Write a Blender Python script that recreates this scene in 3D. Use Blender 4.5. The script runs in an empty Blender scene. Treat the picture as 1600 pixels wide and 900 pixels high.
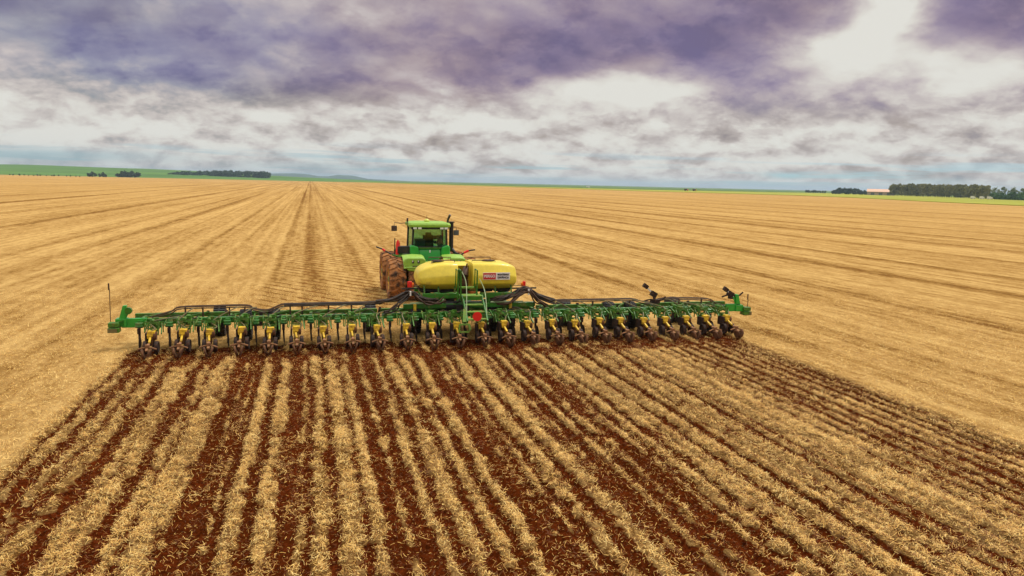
import bpy, math, random
import numpy as np
from mathutils import Vector, Matrix, Euler
R = math.radians
sc = bpy.context.scene
col = sc.collection
random.seed(7)
rng = np.random.default_rng(11)

# ------------------------------------------------------------------ camera
CAM = Vector((-5.35, -24.57, 5.662)); YAW, PITCH, ROLL = .265, .1399, .0231
cd = bpy.data.cameras.new('camera'); cam = bpy.data.objects.new('camera', cd); col.objects.link(cam)
f = Vector((math.sin(YAW)*math.cos(PITCH), math.cos(YAW)*math.cos(PITCH), -math.sin(PITCH)))
r = Vector((math.cos(YAW), -math.sin(YAW), 0)); u = r.cross(f)
c_, s_ = math.cos(ROLL), math.sin(ROLL)
r, u = c_*r + s_*u, c_*u - s_*r
M4 = Matrix((r, u, -f)).transposed().to_4x4(); M4.translation = CAM
cam.matrix_world = M4
cd.sensor_width = 36; cd.lens = 1163/1600*36; cd.clip_start = .2; cd.clip_end = 60000
sc.camera = cam

# ------------------------------------------------------------------ exposure
sc.view_settings.view_transform = 'Standard'; sc.view_settings.look = 'None'
sc.view_settings.exposure = 0.0; sc.view_settings.gamma = 1; sc.view_settings.use_curve_mapping = False
sc.cycles.max_bounces = 6; sc.cycles.transparent_max_bounces = 12
sc.cycles.use_denoising = True

def lin(r, g, b):
    def c(x):
        x /= 255
        return x/12.92 if x <= .04045 else ((x+.055)/1.055)**2.4
    return (c(r), c(g), c(b), 1)

# ------------------------------------------------------------------ node helper
class NT:
    def __init__(s, nt): s.nt = nt; s.n = nt.nodes; s.l = nt.links
    def put(s, inp, v):
        if isinstance(v, bpy.types.NodeSocket): s.l.new(v, inp)
        elif v is not None: inp.default_value = v
    def new(s, t, **kw):
        n = s.n.new(t)
        for k, v in kw.items(): setattr(n, k, v)
        return n
    def m(s, op, a, b=None, c=None, clamp=False):
        n = s.new('ShaderNodeMath', operation=op, use_clamp=clamp)
        s.put(n.inputs[0], a); s.put(n.inputs[1], b)
        if c is not None: s.put(n.inputs[2], c)
        return n.outputs[0]
    def mix(s, fac, a, b, blend='MIX'):
        n = s.new('ShaderNodeMix', data_type='RGBA', blend_type=blend, clamp_factor=True)
        s.put(n.inputs[0], fac); s.put(n.inputs[6], a); s.put(n.inputs[7], b)
        return n.outputs[2]
    def comb(s, x, y, z):
        n = s.new('ShaderNodeCombineXYZ')
        for i, v in enumerate((x, y, z)): s.put(n.inputs[i], v)
        return n.outputs[0]
    def noise(s, vec, scale, detail=4, rough=.55, dist=0):
        n = s.new('ShaderNodeTexNoise'); s.put(n.inputs['Vector'], vec)
        n.inputs['Scale'].default_value = scale; n.inputs['Detail'].default_value = detail
        n.inputs['Roughness'].default_value = rough; n.inputs['Distortion'].default_value = dist
        return n.outputs['Fac']
    def mapv(s, vec, scale=(1, 1, 1), loc=(0, 0, 0), rot=(0, 0, 0)):
        n = s.new('ShaderNodeMapping'); s.put(n.inputs[0], vec)
        n.inputs['Scale'].default_value = scale; n.inputs['Location'].default_value = loc; n.inputs['Rotation'].default_value = rot
        return n.outputs[0]
    def ramp(s, fac, stops, interp='LINEAR'):
        n = s.new('ShaderNodeValToRGB'); s.put(n.inputs[0], fac); e = n.color_ramp.elements
        n.color_ramp.interpolation = interp
        while len(e) < len(stops): e.new(.5)
        for el, (p, c) in zip(e, stops): el.position = p; el.color = c
        return n.outputs[0]
    def smooth(s, v, a, b, lo=0, hi=1):
        n = s.new('ShaderNodeMapRange', interpolation_type='SMOOTHSTEP'); s.put(n.inputs[0], v)
        for i, x in zip((1, 2, 3, 4), (a, b, lo, hi)): n.inputs[i].default_value = x
        return n.outputs[0]

# ------------------------------------------------------------------ sky
SUN_EL, SUN_AZ = R(58), R(62)          # azimuth measured from +Y towards +X
w = bpy.data.worlds.new('World'); sc.world = w; w.use_nodes = True
T = NT(w.node_tree); T.n.clear()
out = T.new('ShaderNodeOutputWorld'); bg = T.new('ShaderNodeBackground'); bg.inputs['Strength'].default_value = .1
T.l.new(bg.outputs[0], out.inputs[0])
sky = T.new('ShaderNodeTexSky', sky_type='NISHITA', sun_disc=False)
sky.sun_elevation = SUN_EL; sky.sun_rotation = SUN_AZ; sky.altitude = 800; sky.dust_density = 1.0
tc = T.new('ShaderNodeTexCoord').outputs['Generated']
nv = T.new('ShaderNodeVectorMath', operation='NORMALIZE'); T.l.new(tc, nv.inputs[0])
sp = T.new('ShaderNodeSeparateXYZ'); T.l.new(nv.outputs[0], sp.inputs[0])
dx, dy, dz = sp.outputs
az = T.m('SUBTRACT', T.m('MULTIPLY', T.m('ARCTAN2', dx, dy), 57.2958), math.degrees(YAW))
el = T.m('MULTIPLY', T.m('ARCSINE', dz), 57.2958)
# cloud-deck coordinates: flatten towards the horizon
inv = T.m('DIVIDE', 1, T.m('ADD', T.m('MAXIMUM', dz, 0), .42))
deck = T.comb(T.m('MULTIPLY', dx, inv), T.m('MULTIPLY', dy, inv), 0)
n_w1 = T.m('SUBTRACT', T.noise(deck, 3.1, 6, .55), .5)
n_w2 = T.m('SUBTRACT', T.noise(T.mapv(deck, loc=(7.3, 2.1, 0)), 3.1, 6, .55), .5)
uu = T.m('ADD', az, T.m('MULTIPLY', n_w1, 10))
vv = T.m('ADD', el, T.m('MULTIPLY', n_w2, 4.2))
def gauss(x0, y0, sx, sy, wt):
    a = T.m('POWER', T.m('DIVIDE', T.m('SUBTRACT', uu, x0), sx), 2)
    b = T.m('POWER', T.m('DIVIDE', T.m('SUBTRACT', vv, y0), sy), 2)
    return T.m('MULTIPLY', T.m('EXPONENT', T.m('MULTIPLY', T.m('ADD', a, b), -1)), wt)
D = T.m('ADD', .27, T.smooth(vv, 4.5, 8.5, 0, .36))
CLOUDS = [  # azimuth, elevation, widths (degrees), darkness
    (-35, 12.0, 7, 3.0, .42), (-26, 7.6, 9, 2.0, .32), (-17, 6.6, 6, 1.3, .26), (-13, 9.0, 5, 2.0, .12),
    (-21, 13.6, 4.5, 1.5, -.30), (-6, 15.0, 4.0, 1.0, -.34), (-35, 5.2, 6, 1.2, -.22), (-14.5, 11.4, 3.5, 1.6, -.12),
    (-2, 10.4, 8, 2.4, .27), (8, 11.2, 8, 2.4, .25), (17, 13.0, 5.5, 2.4, .30), (0, 7.6, 5, 1.2, .22), (14, 9.6, 5, 1.2, .22),
    (9.5, 6.6, 4.0, 1.1, -.50), (25.3, 12.0, 2.2, 3.2, -1.0), (24, 9.0, 3.0, 1.6, -.62), (30.5, 8.1, 3.2, 1.2, -.60), (3, 5.6, 3, .9, -.25),
    (16.5, 6.4, 4.2, 1.7, .34), (35, 12.2, 6.0, 2.6, .38), (28, 5.4, 3.2, .8, .26), (35, 6.0, 3, 1.3, .14), (33, 7.0, 3, .7, -.25),
    (-5, 4.3, 9, 1.0, -.14), (-24, 4.0, 8, .9, -.10), (-14, 3.4, 4, .6, .16), (34, 3.4, 8, .6, .20), (4, 3.6, 7, .8, .10), (20, 3.0, 9, .6, -.14), (-30, 2.6, 8, .5, -.14)]
for g in CLOUDS: D = T.m('ADD', D, gauss(*g))
def lump(vec, sc_, loc, det, rgh, dist): return T.m('SUBTRACT', T.noise(T.mapv(vec, loc=loc), sc_, det, rgh, dist), .5)
deck2 = T.mapv(deck, scale=(1.05, 1.05, 1)); deck3 = T.mapv(deck, scale=(1.03, 1.03, 1))   # a little lower in the sky: puffs get lit tops and grey bases
mid, mid2 = lump(deck, 2.9, (1, 4, 0), 5, .50, .2), lump(deck2, 2.9, (1, 4, 0), 5, .50, .2)
fine, fine2 = lump(deck, 8.0, (3, 9, 0), 6, .54, .3), lump(deck3, 8.0, (3, 9, 0), 6, .52, .3)
lowdown = T.smooth(el, 9.0, 3.0, .38, 1)
D = T.m('ADD', D, T.m('MULTIPLY', T.m('SUBTRACT', mid, mid2), T.smooth(el, 9, 4, .5, .62)))
D = T.m('ADD', D, T.m('MULTIPLY', lowdown, T.m('ADD', T.m('MULTIPLY', T.m('SUBTRACT', fine, fine2), 1.15), T.m('MULTIPLY', fine, .38))))
D = T.m('ADD', D, T.m('MULTIPLY', mid, T.smooth(el, 4, 9, .30, .60)))
crisp = T.smooth(T.noise(T.mapv(deck, loc=(21, 3, 0)), 5.2, 9, .60, .15), .46, .57, -.5, .5)     # clearer cloud edges
crisp2 = T.smooth(T.noise(T.mapv(deck, loc=(5, 31, 0)), 15, 8, .58, .1), .45, .58, -.5, .5)
D = T.m('ADD', D, T.m('MULTIPLY', crisp, .13))
D = T.m('ADD', D, T.m('MULTIPLY', T.m('MULTIPLY', crisp2, .12), T.smooth(el, 9, 4, .35, 1)))
cl = T.ramp(T.m('MULTIPLY', D, .90), [(0, lin(226, 224, 216)), (.15, lin(220, 216, 208)), (.32, lin(204, 195, 192)), (.50, lin(180, 167, 174)), (.68, lin(156, 143, 163)), (.84, lin(134, 121, 151)), (1, lin(112, 102, 138))])
blue_side = T.smooth(uu, -4, -34)
warm = T.ramp(D, [(0, lin(226, 224, 216)), (.15, lin(220, 216, 208)), (.32, lin(204, 196, 190)), (.50, lin(180, 170, 166)), (.75, lin(150, 142, 146)), (1, lin(120, 114, 126))])
cl = T.mix(T.smooth(el, 7.5, 4.0), cl, warm)
huen = T.noise(T.mapv(deck, loc=(40, 2, 0)), 1.6, 4, .5)
cl = T.mix(T.m('MULTIPLY', T.smooth(huen, .42, .60), T.smooth(D, .35, .8)), cl, T.mix(1, cl, (1.06, 1.0, .86, 1), 'MULTIPLY'))
cl = T.mix(T.m('MULTIPLY', blue_side, T.smooth(D, .35, .7)), cl, T.mix(1, cl, (.80, .98, 1.06, 1), 'MULTIPLY'))
over = T.smooth(el, 16, 48)
cl = T.mix(over, cl, (1.45, 1.38, 1.28, 1))
# thin breaks with blue sky low over the horizon
low = T.noise(T.mapv(T.comb(az, el, 0), scale=(.055, 1.15, 1), loc=(4.2, .3, 0)), 1.0, 6, .6, .25)
gap = T.m('MULTIPLY', T.smooth(low, .49, .63), T.smooth(el, 3.0, .9))
gap = T.m('MAXIMUM', gap, T.smooth(el, .8, .1, 0, .35))
def gap_at(x0, y0, sx, sy, wt):
    a = T.m('POWER', T.m('DIVIDE', T.m('SUBTRACT', T.m('ADD', az, T.m('MULTIPLY', n_w1, 3)), x0), sx), 2)
    b = T.m('POWER', T.m('DIVIDE', T.m('SUBTRACT', T.m('ADD', el, T.m('MULTIPLY', n_w2, .7)), y0), sy), 2)
    return T.m('MULTIPLY', T.m('EXPONENT', T.m('MULTIPLY', T.m('ADD', a, b), -1)), wt)
for g in [(-33, 1.1, 8, .45, .9), (20, .95, 1.6, .22, 1.3), (-14, .9, 7, .4, .5), (29, .8, 2.5, .3, .6)]:
    gap = T.m('MAXIMUM', gap, gap_at(*g))
skyc = T.mix(1, sky.outputs[0], (.55, .82, 1.10, 1), 'MULTIPLY')
scaled = T.mix(1, cl, (10, 10, 10, 1), 'MULTIPLY')
fin = T.mix(T.m('MULTIPLY', gap, .85, clamp=True), scaled, skyc)
T.l.new(fin, bg.inputs['Color'])

# ------------------------------------------------------------------ sun (veiled by cloud)
sl = bpy.data.lights.new('sun', 'SUN'); so = bpy.data.objects.new('sun', sl); col.objects.link(so)
sl.energy = 2.3; sl.angle = R(11); sl.color = (1, .95, .86)
sd = Vector((math.sin(SUN_AZ)*math.cos(SUN_EL), math.cos(SUN_AZ)*math.cos(SUN_EL), math.sin(SUN_EL)))
so.rotation_euler = (-sd).to_track_quat('-Z', 'Y').to_euler(); so.location = (0, 0, 60)

# ------------------------------------------------------------------ materials
def mat(name, c, rough=.5, metal=0., dirt=0., dirt_col=(.20, .075, .02, 1), dscale=3., var=0., spec=.4, bump=0., zdirt=None, coat=0.):
    m = bpy.data.materials.new(name); m.use_nodes = True; t = NT(m.node_tree); b = t.n['Principled BSDF']
    b.inputs['Roughness'].default_value = rough; b.inputs['Metallic'].default_value = metal
    b.inputs['Specular IOR Level'].default_value = spec; b.inputs['Coat Weight'].default_value = coat
    v = c if len(c) == 4 else (*c, 1)
    geo = t.new('ShaderNodeNewGeometry'); P = geo.outputs['Position']
    cur = v
    if var:
        n = t.noise(P, 7, 4, .6)
        cur = t.mix(t.smooth(n, .3, .7), tuple(x*(1-var) for x in v[:3])+(1,), tuple(min(1, x*(1+var)) for x in v[:3])+(1,))
    if dirt:
        n = t.noise(P, dscale, 6, .65)
        d = t.smooth(n, .62-.35*dirt, .80-.25*dirt, 0, min(1, .4+dirt*.6))
        if zdirt:
            z = t.new('ShaderNodeSeparateXYZ'); t.l.new(P, z.inputs[0])
            d = t.m('MAXIMUM', d, t.smooth(t.m('ADD', z.outputs[2], t.m('MULTIPLY', n, .4)), zdirt[1], zdirt[0], 0, .92))
        cur = t.mix(d, cur, dirt_col)
        t.put(b.inputs['Roughness'], t.m('ADD', rough, t.m('MULTIPLY', d, .9-rough)))
    t.put(b.inputs['Base Color'], cur)
    if bump:
        bn = t.new('ShaderNodeBump'); bn.inputs['Strength'].default_value = bump; bn.inputs['Distance'].default_value = .02
        t.l.new(t.noise(P, 25, 5, .6), bn.inputs['Height']); t.l.new(bn.outputs[0], b.inputs['Normal'])
    return m
DUST = (.34, .17, .06, 1); MUD = (.15, .05, .015, 1)
M = {
 'green':  mat('green_paint', (.024, .155, .008), .38, dirt=.30, dirt_col=DUST, dscale=4, var=.25, coat=.2),
 'green2': mat('dusty_green_paint', (.048, .165, .010), .5, dirt=.45, dirt_col=(.20, .15, .035, 1), dscale=6, var=.3),
 'cabgreen': mat('cab_green_paint', (.018, .32, .030), .32, dirt=.12, dirt_col=DUST, dscale=3, var=.1, coat=.3),
 'limegreen': mat('pale_green_paint', (.25, .45, .05), .45, dirt=.15, dirt_col=DUST, dscale=5, var=.1),  # paler yellow-green for the fenders, rear cross bar and roof
 'tread':  mat('step_tread_green', (.13, .27, .03), .6, dirt=.35, dirt_col=DUST, dscale=9, var=.2),
 'yellow': mat('tank_yellow', (.74, .58, .045), .42, dirt=.26, dirt_col=(.36, .22, .05, 1), dscale=2.2, var=.06, coat=.1),
 'meter':  mat('meter_yellow', (.66, .42, .015), .5, dirt=.5, dirt_col=(.26, .12, .03, 1), dscale=11, var=.2),
 'pale':   mat('pale_rail', (.40, .52, .28), .4, dirt=.2, dirt_col=DUST, dscale=8),
 'white':  mat('white_paint', (.75, .72, .64), .5, dirt=.15, dirt_col=DUST),
 'red':    mat('red_paint', (.75, .02, .012), .4),
 'amber':  mat('amber_lens', (.85, .16, .02), .3),
 'black':  mat('black_parts', (.014, .012, .011), .5, dirt=.35, dirt_col=(.09, .045, .02, 1), dscale=6),
 'tan': mat('rusty_tan_iron', (.26, .12, .045), .75, dirt=.4, dirt_col=(.14, .05, .015, 1), dscale=14, var=.3),
 'hose':   mat('black_hose', (.030, .020, .014), .55, dirt=.45, dirt_col=(.13, .07, .03, 1), dscale=5),
 'hoset':  mat('seed_hose', (.15, .125, .045), .5, dirt=.3, dirt_col=DUST, dscale=6),
 'rubber': mat('muddy_rubber', (.04, .024, .015), .8, dirt=.8, dirt_col=(.44, .18, .05, 1), dscale=3.5, var=.3, bump=.3),
 'tyreblack': mat('black_tyre', (.016, .015, .016), .7, dirt=.25, dirt_col=(.10, .05, .02, 1), dscale=5),
 'mud':    mat('mud_caked_iron', (.105, .040, .012), .85, dirt=.35, dirt_col=(.26, .11, .034, 1), dscale=18, var=.4, bump=.4),
 'darkmud': mat('dark_muddy_iron', (.024, .012, .007), .8, dirt=.4, dirt_col=MUD, dscale=14, var=.3),
 'rim':    mat('yellow_rim', (.62, .36, .03), .5, dirt=.6, dirt_col=(.34, .15, .04, 1), dscale=5),
 'brown':  mat('brown_duct', (.060, .028, .014), .6, dirt=.4, dirt_col=(.16, .08, .03, 1), dscale=6),
 'seat':   mat('seat_fabric', (.02, .022, .02), .8),
 'chrome': mat('exhaust_metal', (.10, .075, .06), .45, .6, dirt=.4, dirt_col=(.12, .06, .03, 1)),
 'lamp':   mat('lamp_glass', (.8, .8, .74), .2),
 'gps':    mat('receiver_yellow', (.60, .62, .10), .4),
 'text':   mat('sign_black', (.03, .03, .03), .6), 'signred': mat('sign_red', (.55, .03, .025), .5),
 'screen': mat('console_grey', (.10, .11, .11), .6), 'inside': mat('cab_lining', (.20, .26, .22), .8),
 'bark':   mat('bark', (.11, .085, .065), .9, var=.3),
}
def glass(name, tint, gl):
    m = bpy.data.materials.new(name); m.use_nodes = True; t = NT(m.node_tree); t.n.clear()
    o = t.new('ShaderNodeOutputMaterial'); tr = t.new('ShaderNodeBsdfTransparent'); g = t.new('ShaderNodeBsdfGlossy')
    tr.inputs[0].default_value = tint; g.inputs['Roughness'].default_value = .05; g.inputs[0].default_value = (.9, .95, .92, 1)
    mx = t.new('ShaderNodeMixShader'); fr = t.new('ShaderNodeFresnel'); fr.inputs[0].default_value = 1.5
    t.l.new(t.m('ADD', fr.outputs[0], gl), mx.inputs[0])
    t.l.new(tr.outputs[0], mx.inputs[1]); t.l.new(g.outputs[0], mx.inputs[2]); t.l.new(mx.outputs[0], o.inputs[0]); return m
M['glass'] = glass('tinted_glass', (.36, .66, .54, 1), .05)
def leaf_mat(name, a, b):
    m = bpy.data.materials.new(name); m.use_nodes = True; t = NT(m.node_tree); p = t.n['Principled BSDF']
    g = t.new('ShaderNodeNewGeometry'); oi = t.new('ShaderNodeObjectInfo')
    n = t.noise(g.outputs['Position'], .35, 4, .6)
    k = t.m('ADD', t.m('MULTIPLY', n, .8), t.m('MULTIPLY', oi.outputs['Random'], .35))
    t.put(p.inputs['Base Color'], t.ramp(k, [(.25, (*a, 1)), (.85, (*b, 1))])); p.inputs['Roughness'].default_value = .7
    p.inputs['Specular IOR Level'].default_value = .2
    return m
M['euc'] = leaf_mat('eucalyptus_leaves', (.120, .130, .035), (.26, .25, .085))
M['dark'] = leaf_mat('dark_leaves', (.022, .048, .026), (.05, .085, .04))
M['bush'] = leaf_mat('bright_bush_leaves', (.05, .12, .03), (.10, .20, .05))
M['palel'] = leaf_mat('pale_tree_leaves', (.12, .17, .07), (.22, .26, .12))

# ------------------------------------------------------------------ mesh builder
class MB:
    def __init__(s): s.v = []; s.f = []
    def add(s, vs, fs):
        o = len(s.v); s.v += [tuple(x) for x in vs]; s.f += [tuple(i+o for i in q) for q in fs]; return s
    def box(s, c, sz, rot=(0, 0, 0), taper=1.):
        hx, hy, hz = (x/2 for x in sz); E = Euler(rot).to_matrix(); c = Vector(c); vs = []
        for z, k in ((-hz, 1), (hz, taper)):
            for x, y in ((-hx, -hy), (hx, -hy), (hx, hy), (-hx, hy)): vs.append(c + E @ Vector((x*k, y*k, z)))
        return s.add(vs, [(0, 3, 2, 1), (4, 5, 6, 7), (0, 1, 5, 4), (1, 2, 6, 5), (2, 3, 7, 6), (3, 0, 4, 7)])
    def bar(s, a, b, wd, ht, up=(0, 0, 1)):
        a, b = Vector(a), Vector(b); d = (b-a).normalized(); upv = Vector(up)
        if abs(d.dot(upv)) > .98: upv = Vector((0, 1, 0))
        x = d.cross(upv).normalized(); z = x.cross(d); vs = []
        for p in (a, b):
            for i, j in ((-1, -1), (1, -1), (1, 1), (-1, 1)): vs.append(p + x*(i*wd/2) + z*(j*ht/2))
        return s.add(vs, [(0, 1, 2, 3), (7, 6, 5, 4), (0, 4, 5, 1), (1, 5, 6, 2), (2, 6, 7, 3), (3, 7, 4, 0)])
    def tube(s, pts, rad, seg=8, sub=0):
        P = [Vector(p) for p in pts]
        if sub:
            Q = []
            for i in range(len(P)-1):
                p0, p1, p2, p3 = P[max(i-1, 0)], P[i], P[i+1], P[min(i+2, len(P)-1)]
                for k in range(sub):
                    t = k/sub
                    Q.append(.5*((2*p1)+(p2-p0)*t+(2*p0-5*p1+4*p2-p3)*t*t+(3*p1-p0-3*p2+p3)*t**3))
            P = Q+[P[-1]]
        rr = list(np.interp(np.linspace(0, 1, len(P)), np.linspace(0, 1, len(rad)), rad)) if isinstance(rad, (list, tuple)) else [rad]*len(P); vs, fs = [], []
        ref = Vector((.13, .27, .95))
        for i, p in enumerate(P):
            d = (P[min(i+1, len(P)-1)]-P[max(i-1, 0)]).normalized(); x = d.cross(ref)
            if x.length < .1: x = d.cross(Vector((1, 0, 0)))
            x.normalize(); y = d.cross(x)
            for k in range(seg):
                a = 2*math.pi*k/seg; vs.append(p+(x*math.cos(a)+y*math.sin(a))*rr[i])
        n = len(P)
        for i in range(n-1):
            for k in range(seg):
                a, b = i*seg+k, i*seg+(k+1) % seg; fs.append((a, b, b+seg, a+seg))
        fs += [tuple(range(seg-1, -1, -1)), tuple(range((n-1)*seg, n*seg))]
        return s.add(vs, fs)
    def lathe(s, prof, c, axis='x', seg=32):
        # prof: (offset along the axis, radius), closed ring swept round the axis
        c = Vector(c); vs, fs = [], []; n = len(prof)
        for k in range(seg):
            a = 2*math.pi*k/seg; ca, sa = math.cos(a), math.sin(a)
            for h, q in prof:
                v = {'x': (h, q*ca, q*sa), 'y': (q*ca, h, q*sa), 'z': (q*ca, q*sa, h)}[axis]; vs.append(c+Vector(v))
        for k in range(seg):
            for i in range(n-1):
                a, b = k*n+i, ((k+1) % seg)*n+i; fs.append((a, a+1, b+1, b))
        return s.add(vs, fs)
    def prism(s, poly, a, b, axis='x'):
        n = len(poly); vs = []
        for h in (a, b):
            for p, q in poly: vs.append({'x': (h, p, q), 'y': (p, h, q), 'z': (p, q, h)}[axis])
        return s.add(vs, [tuple(range(n)), tuple(range(2*n-1, n-1, -1))]+[(i, i+n, (i+1) % n+n, (i+1) % n) for i in range(n)])
    def loft(s, rings):
        n = len(rings[0]); vs = [p for q in rings for p in q]; fs = []
        for i in range(len(rings)-1):
            for k in range(n): fs.append((i*n+k, i*n+(k+1) % n, (i+1)*n+(k+1) % n, (i+1)*n+k))
        fs += [tuple(range(n-1, -1, -1)), tuple(range((len(rings)-1)*n, len(rings)*n))]
        return s.add(vs, fs)
    def build(s, name, m, parent=None, bevel=0., smooth=35, loc=None):
        me = bpy.data.meshes.new(name); me.from_pydata(s.v, [], s.f)
        import bmesh
        bm = bmesh.new(); bm.from_mesh(me); bmesh.ops.recalc_face_normals(bm, faces=bm.faces); bm.to_mesh(me); bm.free()
        me.materials.append(M[m] if isinstance(m, str) else m)
        me.shade_smooth(); me.set_sharp_from_angle(angle=R(smooth))
        o = bpy.data.objects.new(name, me); col.objects.link(o)
        if parent: o.parent = parent
        if loc: o.location = loc
        if bevel:
            b = o.modifiers.new('bevel', 'BEVEL'); b.width = bevel; b.segments = 2; b.limit_method = 'ANGLE'; b.angle_limit = R(40)
        return o
def empty(name, loc=(0, 0, 0), parent=None):
    o = bpy.data.objects.new(name, None); col.objects.link(o); o.location = loc; o.empty_display_size = .3
    if parent: o.parent = parent
    return o
def tag(o, label=None, cat=None, group=None, kind=None):
    for k, v in (('label', label), ('category', cat), ('group', group), ('kind', kind)):
        if v: o[k] = v
    return o
def kids(o): return list(o.children)
def copy_tree(o, parent=None):
    c = o.copy(); col.objects.link(c)
    if parent is not None: c.parent = parent
    for k in kids(o): copy_tree(k, c)
    return c

# ------------------------------------------------------------------ numpy noise
def vnoise(x, y, seed=0):
    xi = np.floor(x).astype(np.int64); yi = np.floor(y).astype(np.int64); fx = x-xi; fy = y-yi
    fx = fx*fx*(3-2*fx); fy = fy*fy*(3-2*fy)
    def h(a, b):
        n = (a*374761393 + b*668265263 + seed*1442695041) & 0xFFFFFFFF
        n = ((n ^ (n >> 13))*1274126177) & 0xFFFFFFFF
        return ((n ^ (n >> 16)) & 0xFFFF)/65535.
    return (h(xi, yi)*(1-fx)+h(xi+1, yi)*fx)*(1-fy)+(h(xi, yi+1)*(1-fx)+h(xi+1, yi+1)*fx)*fy
def fbm(x, y, oct=4, seed=0, g=.5):
    t = 0; a = 1; s = 0
    for i in range(oct): t = t+a*vnoise(x*2**i, y*2**i, seed+i*17); s += a; a *= g
    return t/s
def sstep(x, a, b):
    t = np.clip((x-a)/(b-a), 0, 1); return t*t*(3-2*t)

# bare-soil strips opened by the planter: X centre, half width, strength
STRIPS = [(-10.85, 0.121, 0.9), (-10.42, 0.162, 0.98), (-9.98, 0.131, 0.62), (-9.48, 0.151, 0.98), (-9.05, 0.081, 0.36), (-8.62, 0.172, 0.9), (-8.2, 0.091, 0.51), (-7.72, 0.101, 0.33), (-7.42, 0.202, 0.98), (-7.12, 0.162, 0.78), (-6.87, 0.112, 0.98), (-6.39, 0.131, 0.98), (-5.82, 0.243, 0.81),
  (-5.46, 0.081, 0.9), (-5.04, 0.071, 0.77), (-4.55, 0.061, 0.62), (-4.12, 0.162, 0.96), (-3.69, 0.182, 0.9), (-3.25, 0.101, 0.78), (-3.2, 0.101, 0.56), (-2.75, 0.091, 0.73), (-2.35, 0.091, 0.9), (-1.8, 0.223, 0.98), (-1.45, 0.142, 0.68), (-1.14, 0.101, 0.96), (-0.6, 0.112, 0.84), (0.0, 0.121, 0.68), (0.3, 0.151, 0.98), (0.72, 0.151, 0.84),
  (1.2, 0.243, 0.98), (1.62, 0.121, 0.68), (2.07, 0.121, 0.78), (2.42, 0.071, 0.41), (2.82, 0.113, 0.93), (3.43, 0.128, 0.91), (3.8, 0.064, 0.52), (4.15, 0.085, 0.64), (4.66, 0.138, 1), (5.05, 0.106, 0.78), (5.6, 0.064, 0.46), (6.33, 0.075, 0.71), (6.78, 0.085, 0.78), (7.2, 0.128, 1), (7.6, 0.106, 0.71), (8.05, 0.138, 1), (8.5, 0.095, 0.71), (8.95, 0.128, 1), (9.35, 0.106, 0.78), (9.72, 0.128, 1), (10.1, 0.106, 0.98)]
def soil_at(X, Y):
    wob = (fbm(X*.9, Y*.5, 3, 3)-.5)*.16
    s = np.zeros_like(X)
    brk = fbm(X*2.3+9, Y*1.1, 4, 41)           # long breaks along a strip
    cl = fbm(X*7, Y*6, 3, 77)                  # straw tufts falling in
    for k, (x0, hw, st) in enumerate(STRIPS):
        d = np.abs(X+wob-x0)
        m = d < hw+.35
        if not m.any(): continue
        ed = hw*(.72+1.3*(brk[m]-.45))+(cl[m]-.5)*(.24 if x0 < 2.5 else .13)
        s[m] = np.maximum(s[m], st*(1-sstep(d[m], ed-.07, ed+.12)))
    s = np.clip(s*(1.15-.55*sstep(brk, .50, .80))+(sstep(cl, .62, .82)*.40)*sstep(brk, .3, .6), 0, 1)
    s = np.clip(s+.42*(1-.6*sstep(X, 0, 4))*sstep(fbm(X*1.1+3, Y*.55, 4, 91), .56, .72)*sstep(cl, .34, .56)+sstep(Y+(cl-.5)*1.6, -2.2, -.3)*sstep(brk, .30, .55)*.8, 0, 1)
    edge = sstep(X+(cl-.5)*.4, -11.15, -10.85)*(1-sstep(X+(cl-.5)*.5, 10.05, 10.45))
    return s*edge*(1-sstep(Y+(cl-.5)*.5, 1.0, 1.7))  # broken soil runs on under the row units, also darkening the shadowed ground there
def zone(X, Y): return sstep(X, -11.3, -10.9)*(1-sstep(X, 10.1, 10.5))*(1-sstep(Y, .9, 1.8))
def height_at(X, Y, s):
    z = zone(X, Y)
    near = 1/(1+np.maximum(0, np.hypot(X+2, Y+8)-22)/8)
    h = (fbm(X*5, Y*5, 4, 5)-.5)*.05+(fbm(X*18, Y*18, 2, 9)-.5)*.02
    ht = -.070*s+(fbm(X*10, Y*8, 4, 19, .65)-.45)*(.042+.075*s)+.02*np.sin(X*2*np.pi/.45+2*fbm(X, Y*.4, 2, 33))
    return near*(h*(1-z)+z*ht)+(fbm(X*.02, Y*.01, 3, 15)-.5)*.1*near

# ------------------------------------------------------------------ ground sheet
def grid_mesh(name, xs, ys):
    X, Y = np.meshgrid(xs, ys); nx, ny = len(xs), len(ys); X = X.ravel(); Y = Y.ravel()
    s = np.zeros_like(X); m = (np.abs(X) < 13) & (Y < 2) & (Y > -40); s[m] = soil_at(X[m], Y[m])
    Z = np.zeros_like(X); n = (np.abs(X) < 200) & (np.abs(Y) < 250); Z[n] = height_at(X[n], Y[n], s[n])
    me = bpy.data.meshes.new(name); nv = nx*ny; nf = (nx-1)*(ny-1)
    me.vertices.add(nv); me.vertices.foreach_set('co', np.stack([X, Y, Z], 1).astype(np.float32).ravel())
    i = (np.arange(ny-1)[:, None]*nx+np.arange(nx-1)[None]).ravel()
    q = np.stack([i, i+1, i+nx+1, i+nx], 1).astype(np.int32)
    me.loops.add(nf*4); me.loops.foreach_set('vertex_index', q.ravel())
    me.polygons.add(nf); me.polygons.foreach_set('loop_start', np.arange(nf, dtype=np.int32)*4)
    me.update(calc_edges=True); me.shade_smooth()
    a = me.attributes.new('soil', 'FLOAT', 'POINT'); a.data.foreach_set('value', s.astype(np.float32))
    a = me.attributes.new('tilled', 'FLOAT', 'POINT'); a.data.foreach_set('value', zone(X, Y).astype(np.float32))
    o = bpy.data.objects.new(name, me); col.objects.link(o); return o
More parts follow.
